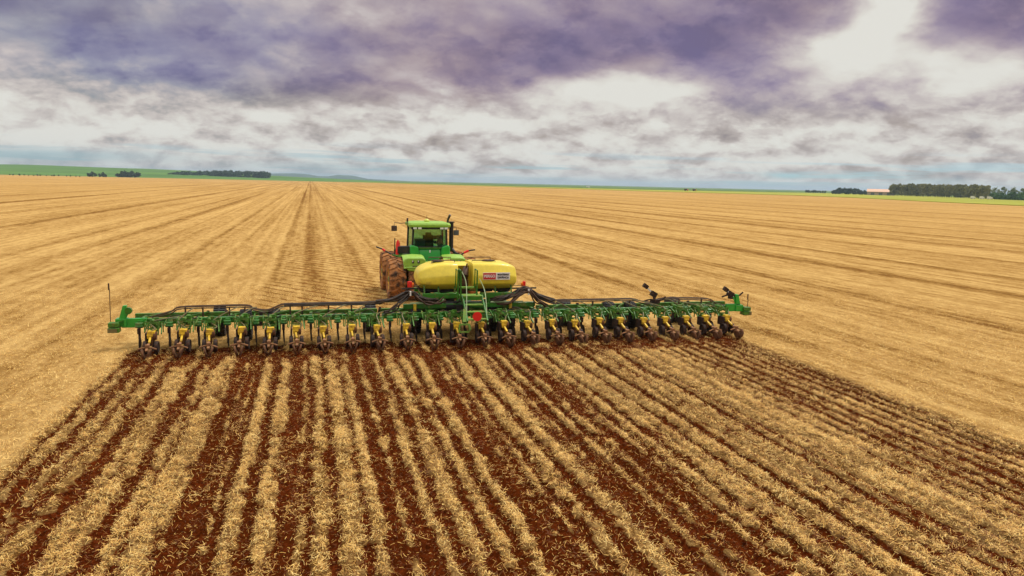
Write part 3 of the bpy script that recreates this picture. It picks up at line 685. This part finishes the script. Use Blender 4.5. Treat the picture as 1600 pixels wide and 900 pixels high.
# exhaust and air intake on the right
ex = MB(); ex.tube([(1.20, 1.55, 2.2), (1.20, 1.55, 3.66)], .11, 14).box((1.20, 1.50, 3.66), (.26, .26, .05)); ex.build('exhaust_stack', 'black', tr)
MB().tube([(1.05, 1.75, 3.35), (1.05, 1.75, 3.72), (1.10, 1.66, 3.90), (1.14, 1.60, 4.02)], [.055, .055, .06, .065], 12, 3).build('exhaust_tip', 'chrome', tr)
MB().tube([(1.24, 1.5, 2.3), (1.36, 1.3, 2.12), (1.45, .9, 2.08)], .08, 10, 3).build('intake_pipe', 'black', tr)
# bonnet and front frame beyond the cab
bn = MB(); rings = []
for y, w_, h_ in ((2.85, .55, 2.58), (3.6, .54, 2.56), (4.7, .50, 2.42), (5.3, .44, 2.20), (5.42, .40, 1.9)):
    rings.append([(-w_, y, 1.25), (w_, y, 1.25), (w_, y, h_-.18), (w_-.16, y, h_), (-w_+.16, y, h_), (-w_, y, h_-.18)])
bn.loft(rings).build('bonnet', 'cabgreen', tr, .03)
MB().box((0, 5.44, 1.7), (.66, .05, .7)).build('grille', 'black', tr)
for sx in (-1, 1):
    mb = MB(); rings = []
    for a in np.linspace(-.7, .8, 9):
        rings.append([(xx, 3.5+math.sin(a)*(1.22+dr), 1+math.cos(a)*(1.22+dr)) for xx, dr in ((-.45, -.03), (0, .02), (.45, -.03), (.42, -.07), (0, -.03), (-.42, -.07))])
    mb.loft(rings).build('front_fender', 'green', tr, loc=(sx*.95, 0, 0))
MB().box((-1.24, 1.25, 2.30), (.62, .5, .34)).build('battery_box', 'black', tr, .02)
MB().box((-1.2, 1.3, 2.02), (.9, .8, .10)).box((-1.45, 1.2, 2.0), (.3, .3, .3)).build('access_deck', 'green2', tr, .01)
MB().tube([(-1.55, 1.1, 2.05), (-1.53, 1.1, 2.62), (-1.53, 1.1, 2.78)], [.085, .085, .03], 12).tube([(-1.53, 1.1, 2.76), (-1.44, 1.1, 2.72), (-1.42, 1.1, 2.4)], .015, 5).build('fire_extinguisher', 'red', tr)
MB().tube([(-1.67, 1.15, 2.05), (-1.67, 1.15, 2.86)], .028, 6).build('grab_pole', 'black', tr)
for sx, rd in ((-1, ((-1.95, .1, 2.18), (-2.24, .1, 2.35), (-2.37, .1, 2.43), (-2.66, .1, 2.54))), (1, ((1.20, .1, 2.02), (1.57, .1, 2.24), (1.80, .1, 2.35), (2.12, .1, 2.39)))):
    a = MB().tube(rd, .035, 8).build('marker_arm', 'black', tr)
    MB().tube([Vector(rd[1])+Vector((0, -.004, 0)), rd[2]], .055, 8).build('reflective_sleeve', 'red', a)
    if sx < 0: MB().tube([(-1.9, .1, 2.16), (-1.6, .3, 2.05), (-1.2, .5, 2.0)], .04, 8).build('arm_bracket', 'green2', a)
    else: MB().tube([(1.25, .1, 2.0), (.9, .3, 1.95)], .05, 8).build('arm_bracket', 'black', a)
for sx, z0 in ((-1, 3.56), (1, 3.36)):
    x1 = sx*(1.62 if sx < 0 else 1.52); mt = MB()
    mt.tube([(sx*.95, 1.8, z0+.02), (sx*1.25, 1.85, z0), (x1, 1.9, z0+.02), (x1, 1.9, z0-.12)], .018, 6).build('mirror_arm', 'black', tr)
    mr = MB().box((x1, 1.9, z0-.26), (.28, .06, .27)).build('mirror', 'black' if sx < 0 else 'brown', tr, .03)
    MB().box((x1, 1.866, z0-.26), (.24, .006, .23)).build('mirror_glass', 'chrome' if sx < 0 else 'amber' if 0 else 'screen', mr)

# ------------------------------------------------------------------ planter
pl = empty('planter', (0, 0, 0)); tag(pl, 'wide green row crop planter with yellow twin tanks and many soil openers', 'planter')
def B(name, m, mb, parent=pl, **k): return mb.build(name, m, parent, **k)
# toolbars: centre and two wings
for x0, x1 in ((-11.15, -3.05), (-2.95, 2.95), (3.05, 11.25)):
    t = B('toolbar', 'green', MB().box(((x0+x1)/2, 1.95, .86), (x1-x0, .19, .19)), bevel=.02)
    fr = MB().box(((x0+x1)/2, 2.75, .92), (x1-x0, .14, .14))
    for q in np.arange(x0+.35, x1, 1.35): fr.box((q, 2.35, .90), (.10, .64, .10)).bar((q+.1, 2.05, .98), (q+.6, 2.68, 1.0), .05, .05)
    B('frame_rail', 'green2', fr, parent=t)
cf = MB().box((0.35, 2.30, 1.12), (5.0, .17, .17)).box((0.3, 3.6, .95), (3.6, .2, .2)).box((-1.2, 3.0, .98), (.16, 1.5, .16)).box((1.7, 3.0, .98), (.16, 1.5, .16)).box((-.25, 5, .9), (.2, 3, .2)).box((.65, 5, .9), (.2, 3, .2))
cf.bar((-.2, 6.4, .85), (.24, 9.2, .62), .2, .18).bar((.65, 6.4, .85), (.28, 9.2, .62), .2, .18); B('centre_frame', 'green', cf, bevel=.015)
B('pale_tube', 'pale', MB().tube([(1.1, 2.2, 1.24), (2.35, 2.2, 1.24)], .03))
B('pale_tube', 'pale', MB().tube([(-1.9, 2.2, 1.24), (-1.2, 2.2, 1.24)], .03))
for x in (-1.75, 1.85): B('yellow_clamp', 'meter', MB().box((x, 2.14, 1.10), (.10, .12, .24)), bevel=.01)
tb = MB().box((-.78, 2.3, 1.49), (1.36, .16, .19)).box((1.42, 2.3, 1.49), (1.42, .16, .19)).box((.2, 4.3, 1.45), (3.4, .15, .16))
for x in (-.78, 1.05): tb.box((x, 2.32, 1.29), (.12, .12, .24))
for x in (-1.3, 1.95): tb.bar((x, 2.32, 1.45), (x, 4.3, 1.45), .1, .12).bar((x, 4.3, 1.4), (x, 3.6, 1.0), .1, .1)
B('tank_frame', 'green', tb, bevel=.015)
# twin seed tanks
def tank(sx):
    rings = []
    X_in, X_out = (-.10, -1.56) if sx < 0 else (.47, 2.20)
    prof = ((0, .98, 0), (.012, 1, 0), (.30, 1.0, 0), (.50, .97, -.015), (.68, .90, -.04), (.82, .79, -.06), (.91, .66, -.07), (.97, .50, -.07), (1.0, .30, -.07)) if sx < 0 else ((0, .98, 0), (.012, 1, 0), (.55, 1.0, 0), (.80, .96, -.015), (.91, .87, -.03), (.965, .76, -.04), (.99, .60, -.04), (1.0, .42, -.04))
    for t, k, zc in prof:
        x = X_in+(X_out-X_in)*t
        half = [(-.34, -1), (-.46, -.97), (-.54, -.90), (-.95, -.47), (-.985, -.42), (-1, -.35), (-1, .10), (-.99, .18), (-.965, .26), (-.84, .80), (-.79, .92), (-.70, .985), (-.58, 1.0)]
        ring = [(x, 3.30+yy*.95*(.45+.55*k), 2.13+zc+zz*.53*k) for yy, zz in half+[(-a_, b_) for a_, b_ in half[::-1]]]
        rings.append(ring)
    t = B('seed_tank', 'yellow', MB().loft(rings), smooth=50)
    lid = (X_in+X_out)/2+.1*-sx
    B('lid', 'black', MB().lathe([(0, 0), (0, .24), (.03, .25), (.045, .2), (.05, 0)], (lid, 3.35, 2.655), 'z', 24), parent=t)
    rl = MB(); x0, x1 = min(X_in, X_out)+.55, max(X_in, X_out)-.05
    if sx > 0: x0, x1 = X_in+.05, X_in+.95
    for yy, zz in ((2.95, 2.73), (3.75, 2.77)): B('top_rail', 'brown', MB().tube([(x0, yy, 2.62), (x0, yy, zz), (x1, yy, zz), (x1, yy, 2.62)], .018, 6), parent=t)
    hp = MB()
    for q in ((.30, .72) if sx < 0 else (.3, .7)): x = X_in+(X_out-X_in)*q; hp.box((x, 3.2, 1.62), (.6, .75, .14), taper=1.2).tube([(x, 3.0, 1.4), (x, 3.0, 1.62)], .12, 10).tube([(x-.3, 2.78, 1.60), (x+.3, 2.78, 1.60)], .05, 8)
    B('hopper_outlet', 'black', hp, parent=t)
    sk = MB()
    for q in (.08, .5, .86): x = X_in+(X_out-X_in)*q; sk.bar((x, 2.45, 1.56), (x, 2.62, 1.98), .05, .04)
    B('tank_bracket', 'green2', sk, parent=t)
    if sx < 0: B('grip_recess', 'brown', MB().lathe([(0, 0), (0, .10), (.02, .12), (.03, .10)], (-1.44, 2.72, 2.18), 'x', 14), parent=t)
    return t
tL, tR = tank(-1), tank(1)
B('bridge_hopper', 'yellow', MB().loft([[(x, y, z) for y, z in ((3.55, 2.30), (4.0, 2.2), (4.0, 2.58), (3.45, 2.58), (3.25, 2.50))] for x in (-.095, .465)]))
B('duct_guard', 'black', MB().box((.185, 3.9, 1.95), (.5, .06, .55)))
B('air_duct', 'brown', MB().tube([(.17, 2.85, 1.5), (.17, 2.72, 1.95), (.22, 2.8, 2.22), (.30, 3.0, 2.44)], [.17, .17, .15, .10], 16, 4).tube([(.28, 2.85, 2.45), (.30, 2.78, 2.62)], .03, 6))
fan = B('blower_fan', 'black', MB().lathe([(-.16, .05), (-.16, .30), (.16, .30), (.16, .05)], (-.42, 2.5, 1.08), 'x', 24).box((-.42, 2.45, .80), (.4, .4, .25)).tube([(-.3, 2.3, 1.2), (.1, 2.2, 1.4), (.3, 2.6, 1.5)], .07, 8, 3))
B('valve_block', 'black', MB().box((.0, 2.1, 1.02), (.5, .2, .3))); B('valve_block', 'black', MB().box((1.05, 2.45, 1.15), (.3, .25, .3)))
# warning sign on the right tank
M['signwhite'] = mat('sign_white', (.80, .78, .74), .5)
sg = B('warning_sign', 'signwhite', MB().box((1.33, 2.302, 2.20), (1.04, .02, .27)))
sgr = B('red_panel', 'signred', MB().box((1.06, 2.288, 2.20), (.48, .006, .24)), parent=sg)
def text(body, x, z, size, m, wide):
    cu = bpy.data.curves.new('lettering', 'FONT'); cu.body = body; cu.size = size; cu.align_x = 'CENTER'; cu.align_y = 'CENTER'; cu.extrude = .002; cu.offset = .004
    t = bpy.data.objects.new('lettering', cu); col.objects.link(t); t.parent = sg; t.location = (x, 2.281, z); t.rotation_euler = (R(90), 0, 0)
    cu.materials.append(M[m]); bpy.context.view_layer.update(); t.scale.x = wide/max(t.dimensions.x, .01)
    me = bpy.data.meshes.new_from_object(t.evaluated_get(bpy.context.evaluated_depsgraph_get())); me.name = 'lettering'
    n = bpy.data.objects.new('lettering', me); col.objects.link(n); n.parent = sg; n.location = t.location; n.rotation_euler = t.rotation_euler; n.scale = t.scale
    bpy.data.objects.remove(t); return n
text('PERIGO', 1.06, 2.20, .145, 'signwhite', .42); text('MANTENHA', 1.585, 2.255, .095, 'text', .44); text('DISTÂNCIA', 1.585, 2.145, .095, 'text', .44)
# ladder with platform
ld = empty('ladder', (0, 0, 0), pl)
B('platform', 'tread', MB().box((.26, 1.72, 1.58), (.70, .50, .04)), parent=ld, bevel=.006); B('upper_step', 'tread', MB().box((.20, 2.22, 1.80), (.56, .22, .05)), parent=ld)
B('platform_riser', 'green', MB().box((.26, 1.46, 1.50), (.70, .03, .12)), parent=ld)
for y, z in ((1.30, 1.30), (1.00, 1.09), (.70, .88)): B('step', 'tread', MB().box((.26, y, z), (.66, .20, .045)), parent=ld, bevel=.006)
for x in (-.10, .62): B('stringer', 'green', MB().bar((x, .62, .80), (x, 1.62, 1.56), .05, .14), parent=ld)
for x in (-.27, -.16, .44): B('post', 'green', MB().tube([(x, 1.62, 1.40), (x, 1.62, 2.50)], .028, 8).tube([(x, 1.62, 2.50), (x, 2.0, 2.52), (x, 2.05, 1.8)], .022, 7), parent=ld)
B('handrail', 'pale', MB().tube([(-.13, 1.60, 2.46), (-.02, 1.45, 2.15), (-.03, 1.2, 1.75), (-.10, .80, 1.0), (-.12, .70, .66)], .015, 7, 4), parent=ld)
B('handrail', 'pale', MB().tube([(.52, 1.60, 2.20), (.66, 1.45, 1.86), (.66, 1.1, 1.5), (.62, .72, .88)], .015, 7, 4), parent=ld)
B('folding_step', 'tread', MB().bar((-.40, .5, .74), (-.08, .5, .74), .05, .05).bar((-.42, .48, .48), (-.08, .48, .48), .06, .05).bar((-.40, .5, .74), (-.42, .48, .48), .05, .05).bar((-.08, .5, .76), (-.04, .45, .56), .09, .04).bar((-.04, .45, .56), (-.08, .48, .46), .08, .04).bar((-.20, .62, .80), (-.14, .95, 1.2), .12, .05), parent=ld)
B('round_reflector', 'red', MB().lathe([(-.012, 0), (-.012, .165), (.012, .165), (.012, 0)], (.235, .575, 1.00), 'y', 28))
# side lamps on black arms
for xa, xb, xl, z in ((-1.45, -2.15, -1.86, 1.70), (1.95, 3.05, 2.55, 1.66)):
    a = B('lamp_arm', 'black', MB().bar((xa, 2.8, z), (xb, 2.8, z), .05, .05))
    sx = -1 if xa < 0 else 1
    l = B('marker_lamp', 'red', MB().box((xl, 2.78, z+.16), (.12 if sx > 0 else .17, .06, .23)), parent=a, bevel=.02)
    B('amber_lens', 'amber', MB().lathe([(0, 0), (0, .10), (.05, .06), (.06, 0)] if sx < 0 else [(0, 0), (0, .10), (-.05, .06), (-.06, 0)], (xl+(.10 if sx < 0 else -.07), 2.76, z+.15), 'x', 14), parent=l)
    B('lamp_cable', 'hoset', MB().tube([(xl, 2.8, z+.1), (xl-sx*.35, 2.8, z+.10), (xl-sx*.6, 2.8, z+.14)], .015, 5), parent=l)
# transport and gauge wheels
def pwheel(x, y, rad, w, nm='transport_wheel'):
    rt = empty(nm, (x, y, rad-.02), pl); h = w/2
    t = MB().lathe([(-h*.8, rad*.55), (-h, rad*.65), (-h*.95, rad*.90), (-h*.6, rad*.97), (0, rad), (h*.6, rad*.97), (h*.95, rad*.90), (h, rad*.65), (h*.8, rad*.55)], (0, 0, 0), 'x', 36)
    for i in range(30):
        a = i*2*math.pi/30
        for sg_ in (-1, 1): t.bar((sg_*h*.15, math.sin(a)*rad*.985, math.cos(a)*rad*.985), (sg_*h*.9, math.sin(a+.09)*rad*.955, math.cos(a+.09)*rad*.955), .06, .05, up=(0, math.sin(a), math.cos(a)))
    B('tyre', 'tyreblack', t, parent=rt); B('rim', 'rim', MB().lathe([(-h*.8, rad*.56), (-h*.6, rad*.5), (-h*.2, rad*.2), (-h*.25, 0)], (0, 0, 0), 'x', 24).lathe([(h*.8, rad*.56), (h*.6, rad*.5), (-h*.1, rad*.48)], (0, 0, 0), 'x', 24), parent=rt); return rt
tw = pwheel(-8.55, 3.5, .55, .40)
for x, y in ((-3.25, 3.5), (4.45, 3.5), (9.28, 3.5), (-1.65, 2.9), (-.95, 2.9), (1.25, 2.9), (1.95, 2.9), (-7.6, 2.6), (-6.65, 2.6), (6.0, 2.6), (6.9, 2.6)):
    q = copy_tree(tw, pl); q.location = (x, y, .53); q.rotation_euler.x = random.uniform(0, 6)
for x in (-8.55, -3.25, 4.45, 9.28): B('wheel_arm', 'darkmud', MB().bar((x-.3, 2.7, 1.0), (x-.3, 3.5, .55), .09, .12).bar((x+.3, 2.7, 1.0), (x+.3, 3.5, .55), .09, .12).tube([(x-.36, 3.5, .53), (x+.36, 3.5, .53)], .05))
for x in (-1.3, 1.6, -7.1, 6.45): yy = 2.9 if abs(x) < 3 else 2.6; B('wheel_arm', 'darkmud', MB().bar((x, 2.7, .95), (x, yy, .53), .12, .12).tube([(x-.6, yy, .53), (x+.6, yy, .53)], .05))
# raised hose rails and hose bundles
def rail(pts, n=2, rad=.026, m='brown', name='hose_rail', posts=()):
    mb = MB()
    for i in range(n): mb.tube([(x, y+.09*i, z-.07*(i % 2)) for x, y, z in pts], rad*.8, 7, 4)
    for x, z in posts: mb.bar((x, 2.25, .9), (x, 2.25, z), .05, .05)
    return B(name, m, mb)
rail([(-10.6, 2.2, .95), (-9.95, 2.2, 1.12), (-9.68, 2.2, 1.26), (-8.6, 2.2, 1.28), (-7.56, 2.2, 1.28), (-7.3, 2.2, 1.16), (-6.85, 2.2, 1.10), (-6.4, 2.2, 1.28), (-6.0, 2.2, 1.31)], 3, posts=((-9.5, 1.24), (-8.95, 1.24), (-8.1, 1.24), (-7.6, 1.24)))
rail([(-6.3, 2.2, 1.29), (-5.0, 2.2, 1.30), (-3.5, 2.2, 1.30), (-2.9, 2.2, 1.33)], 4, .036, 'hose', 'hose_bundle', posts=((-6.1, 1.25), (-5.7, 1.25), (-4.8, 1.25), (-4.0, 1.25)))
rail([(3.35, 2.2, 1.25), (4.6, 2.2, 1.25), (6.0, 2.2, 1.25), (6.9, 2.2, 1.24), (7.3, 2.2, 1.14), (7.8, 2.2, 1.10), (8.25, 2.2, 1.24), (10.1, 2.2, 1.20), (10.5, 2.2, 1.03), (11.0, 2.2, .90)], 3, posts=((5.2, 1.2), (6.75, 1.2), (8.9, 1.2), (9.9, 1.18)))
def bundle(pts, n, rad, m='hose', seed=1):
    g = random.Random(seed); mb = MB()
    for i in range(n):
        q = [(x+g.uniform(-.07, .07), y+g.uniform(-.12, .12), z+g.uniform(-.09, .09)) for x, y, z in pts]; mb.tube(q, rad*g.uniform(.75, 1.15), 8, 6)
    return B('hose_bundle', m, mb)
bundle([(-.9, 2.3, 1.32), (-1.35, 2.1, 1.36), (-1.75, 2.1, 1.62), (-2.05, 2.1, 1.62), (-2.5, 2.1, 1.42), (-3.1, 2.2, 1.30)], 8, .030, seed=3)
bundle([(-1.9, 2.1, 1.65), (-2.2, 2.0, 1.4), (-2.5, 1.9, 1.1), (-2.9, 1.9, .95)], 4, .032, seed=5)
bundle([(-1.9, 2.1, 1.66), (-1.6, 2.0, 1.45), (-1.3, 2.0, 1.25), (-.95, 2.0, 1.28), (-.7, 2.0, 1.45)], 3, .030, 'brown', seed=15)
bundle([(1.0, 2.4, 1.32), (1.5, 2.2, 1.36), (2.0, 2.2, 1.50), (2.45, 2.2, 1.70), (2.75, 2.2, 1.64), (3.1, 2.2, 1.38), (3.6, 2.2, 1.22)], 9, .032, seed=7)
bundle([(1.3, 2.3, 1.20), (1.75, 2.1, 1.22), (2.15, 2.1, 1.50), (2.5, 2.1, 1.66), (2.85, 2.0, 1.3), (3.3, 2.0, 1.05)], 6, .028, 'brown', seed=9)
B('hose_clip', 'white', MB().box((2.52, 2.02, 1.62), (.05, .08, .22)).box((-1.93, 1.98, 1.64), (.05, .08, .16)))
# tall towers, end plates, aerials and folded row markers
def tower(x, top, lean, label=None):
    mb = MB(); sx = -1 if x < 0 else 1
    mb.prism([(x-.12, .80), (x+.12, .80), (x+lean+.05, top), (x+lean-.07, top)], 1.78, 1.92, 'y').box((x, 1.9, .86), (.34, .34, .26)).bar((x-sx*.08, 1.85, .95), (x+lean-sx*.15, 1.85, top-.1), .05, .06)
    return B('end_tower', 'cabgreen', mb, bevel=.01)
t1 = tower(-11.38, 1.42, .13); B('pulley', 'green', MB().lathe([(-.06, 0), (-.06, .11), (.06, .11), (.06, 0)], (-11.15, 1.80, 1.25), 'y', 18), parent=t1)
t2 = tower(11.35, 1.42, -.10)
B('plate', 'cabgreen', MB().box((11.1, 1.85, .88), (.62, .14, .30)), parent=t2, bevel=.01); B('plate', 'cabgreen', MB().box((-11.0, 1.85, .84), (.75, .14, .30)), parent=t1, bevel=.01)
for x, y in ((-11.56, 1.62), (11.66, 1.75)):
    e = B('end_box', 'green2', MB().box((x, y, .66), (.34, .30, .15)).box((x, y+.03, .83), (.32, .28, .14)), bevel=.01)
    B('end_face', 'hoset', MB().box((x+(-.02 if x < 0 else .12), y-.155, .66), (.28 if x < 0 else .10, .02, .12)), parent=e)
    B('end_strut', 'green', MB().bar((x, y, .80), (x+(.35 if x < 0 else -.3), 1.9, .92), .16, .16), parent=e)
def aerial(x, z0, z1, y=1.8): B('marker_rod', 'brown', MB().tube([(x, y, z0), (x+.02, y, z1-.25), (x, y, z1)], .013, 6).tube([(x, y, z1-.22), (x, y, z1)], .024, 6))
aerial(-11.70, .85, 2.16); aerial(11.74, .75, 1.42)
def row_marker(pts, nm='row_marker'):
    P = [Vector(p) for p in pts]; mb = MB().bar(P[0], P[1], .09, .09).bar(P[1], P[2], .05, .05)
    o = B(nm, 'brown', mb)
    B('joint', 'darkmud', MB().box(P[2], (.20, .14, .15), (0, .6, 0)), parent=o); B('joint', 'darkmud', MB().box(P[1], (.24, .16, .20), (0, .5, 0)), parent=o)
    B('arm_link', 'white', MB().bar(P[1]+(P[2]-P[1])*.35, P[1]+(P[2]-P[1])*.75, .055, .055), parent=o); B('pivot', 'darkmud', MB().box(P[0], (.34, .2, .16)).tube([P[0]+Vector((-.5, 0, .0)), P[0]+Vector((-.2, 0, .08)), P[0]+Vector((.2, 0, .02)), P[0]+Vector((.45, 0, .18))], .035, 6, 3), parent=o)
row_marker([(7.75, 2.05, 1.16), (7.70, 2.1, 1.44), (7.36, 2.15, 1.76)]); row_marker([(11.15, 1.95, 1.30), (11.02, 1.95, 1.42), (10.80, 1.95, 1.61)])
# one row unit with its pieces, then 23 copies; the same for the openers between them
def row_unit():
    u_ = MB()
    for x in (-.10, .10):
        for z in (.92, .74): u_.bar((x, 1.84, z), (x, 1.22, z-.06), .035, .05)
        u_.box((x*.9, 1.60, .86), (.10, .14, .12))
        u_.bar((x*1.5, 1.30, .98), (x*1.5, 1.22, .55), .035, .05)
    u_.box((0, 1.84, .84), (.30, .05, .30)).bar((-.19, 1.26, .77), (.19, 1.26, .77), .035, .035).bar((-.19, 1.3, .92), (.19, 1.3, .92), .035, .035).box((0, 1.22, .60), (.14, .16, .26)).tube([(-.05, 1.75, .98), (-.05, 1.3, .99)], .045, 8).bar((.22, 1.5, .93), (.27, 1.08, .62), .035, .05).bar((-.20, 1.5, .9), (-.24, 1.15, .66), .03, .05)
    for x in (-.31, .31): u_.bar((x, 1.90, .98), (x*.9, 1.36, .80), .03, .04).bar((x*.9, 1.36, .98), (x*.9, 1.36, .62), .03, .03)
    u_.box((.02, 1.66, 1.0), (.16, .10, .10)).bar((-.12, 1.5, 1.0), (-.12, 1.5, .70), .03, .03).bar((-.31, 1.36, .95), (.31, 1.36, .95), .025, .03)
    o = B('row_unit', 'green2', u_)
    B('chain_guard', 'darkmud', MB().box((-.16, 1.10, .50), (.05, .40, .34)), parent=o)
    B('seed_meter', 'meter', MB().box((0, .98, .665), (.25, .24, .15), taper=.85).box((-.03, .93, .56), (.16, .18, .12)).bar((-.02, .86, .54), (0, .58, .42), .065, .06), parent=o, bevel=.008)
    B('meter_housing', 'mud', MB().lathe([(0, 0), (0, .14), (.08, .13), (.09, 0)], (.07, .97, .58), 'x', 16).box((0, 1.02, .42), (.12, .36, .30)), parent=o)
    B('yellow_arm', 'meter', MB().bar((0, .52, .40), (0, .36, .35), .05, .05), parent=o)
    B('closing_frame', 'tan', MB().tube([(-.27, .26, .28), (-.14, .27, .325), (0, .28, .335), (.14, .27, .325), (.27, .26, .28)], .026, 7, 3).bar((0, .5, .40), (0, .12, .25), .07, .06).box((.0, .30, .38), (.12, .12, .08)), parent=o)
    for sx in (-1, 1):
        B('closing_wheel', 'mud', MB().lathe([(-.025, 0), (-.03, .10), (-.03, .155), (0, .17), (.03, .155), (.03, .10), (.025, 0)], (0, 0, 0), 'x', 18), parent=o, loc=(sx*.085, .10, .16)).rotation_euler = (0, sx*.30, sx*-.08)
        B('gauge_wheel', 'darkmud', MB().lathe([(-.05, 0), (-.03, .12), (-.06, .17), (-.055, .20), (0, .215), (.055, .20), (.06, .18), (.03, .12), (.05, 0)], (sx*.17, .86, .22), 'x', 22), parent=o)
    B('opener_disc', 'darkmud', MB().lathe([(-.01, 0), (0, .21), (.01, 0)], (0, 1.2, .17), 'x', 22).box((0, 1.2, .38), (.05, .14, .36)), parent=o)
    return o
def opener():
    o = B('fertiliser_opener', 'green', MB().box((0, 1.62, .80), (.22, .22, .15), taper=.85).box((0, 1.80, .80), (.16, .2, .24)).tube([(-.12, 1.58, .86), (.12, 1.58, .86)], .035, 8).tube([(-.12, 1.52, .77), (.12, 1.52, .77)], .028, 8), bevel=.01)
    B('shank', 'darkmud', MB().bar((0, 1.62, .74), (0, 1.56, .34), .06, .09).bar((0, 1.56, .40), (.02, 1.38, .16), .05, .08).box((.0, 1.50, .62), (.09, .07, .18)), parent=o)
    B('coulter_disc', 'darkmud', MB().lathe([(-.012, 0), (0, .24), (.012, 0)], (.03, 1.45, .20), 'x', 24), parent=o)
    return o
ru, op = row_unit(), opener()
for k in range(24):
    x = (k-11.5)*.9
    a = ru if k == 0 else copy_tree(ru, pl); a.location = (x, random.uniform(-.03, .03), random.uniform(-.015, .015)); a.rotation_euler = (random.uniform(-.03, .03), random.uniform(-.04, .04), random.uniform(-.06, .06))
    b = op if k == 0 else copy_tree(op, pl); b.location = (x-.46, random.uniform(-.03, .03), random.uniform(-.01, .01))
for k in range(24):
    x = (k-11.5)*.9; g = random.Random(k); sx = -1 if x < 0 else 1
    x0 = x-sx*g.uniform(.3, .9); zt = 1.22 if 3.2 < abs(x) < 10.3 else .98
    B('seed_hose', 'hoset', MB().tube([(x0, 2.15, zt), (x0+sx*.18, 1.9, zt-.03+g.uniform(-.05, .08)), (x+sx*g.uniform(.0, .22), 1.45, .95+g.uniform(-.06, .08)), (x+g.uniform(.0, .2), 1.1, .78), (x+.02, .98, .72)], .020, 6, 4))
    if g.random() < .7: B('loose_cable', 'hose', MB().tube([(x-.5, 2.0, .98), (x-.25, 1.8, 1.0+g.uniform(.0, .12)), (x+.1, 1.7, .92), (x+.4, 1.9, 1.0)], .014, 5, 4))

# ------------------------------------------------------------------ air
hm = bpy.data.materials.new('thin_haze'); hm.use_nodes = True; t = NT(hm.node_tree); t.n.clear()
ho = t.new('ShaderNodeOutputMaterial'); hv = t.new('ShaderNodeVolumePrincipled'); t.l.new(hv.outputs[0], ho.inputs['Volume'])
hv.inputs['Color'].default_value = (.62, .82, 1, 1); hv.inputs['Density'].default_value = 9.5e-5; hv.inputs['Anisotropy'].default_value = .2
hz = MB().box((0, 0, 38), (32400, 32400, 80)).build('haze', hm); tag(hz, kind='stuff')
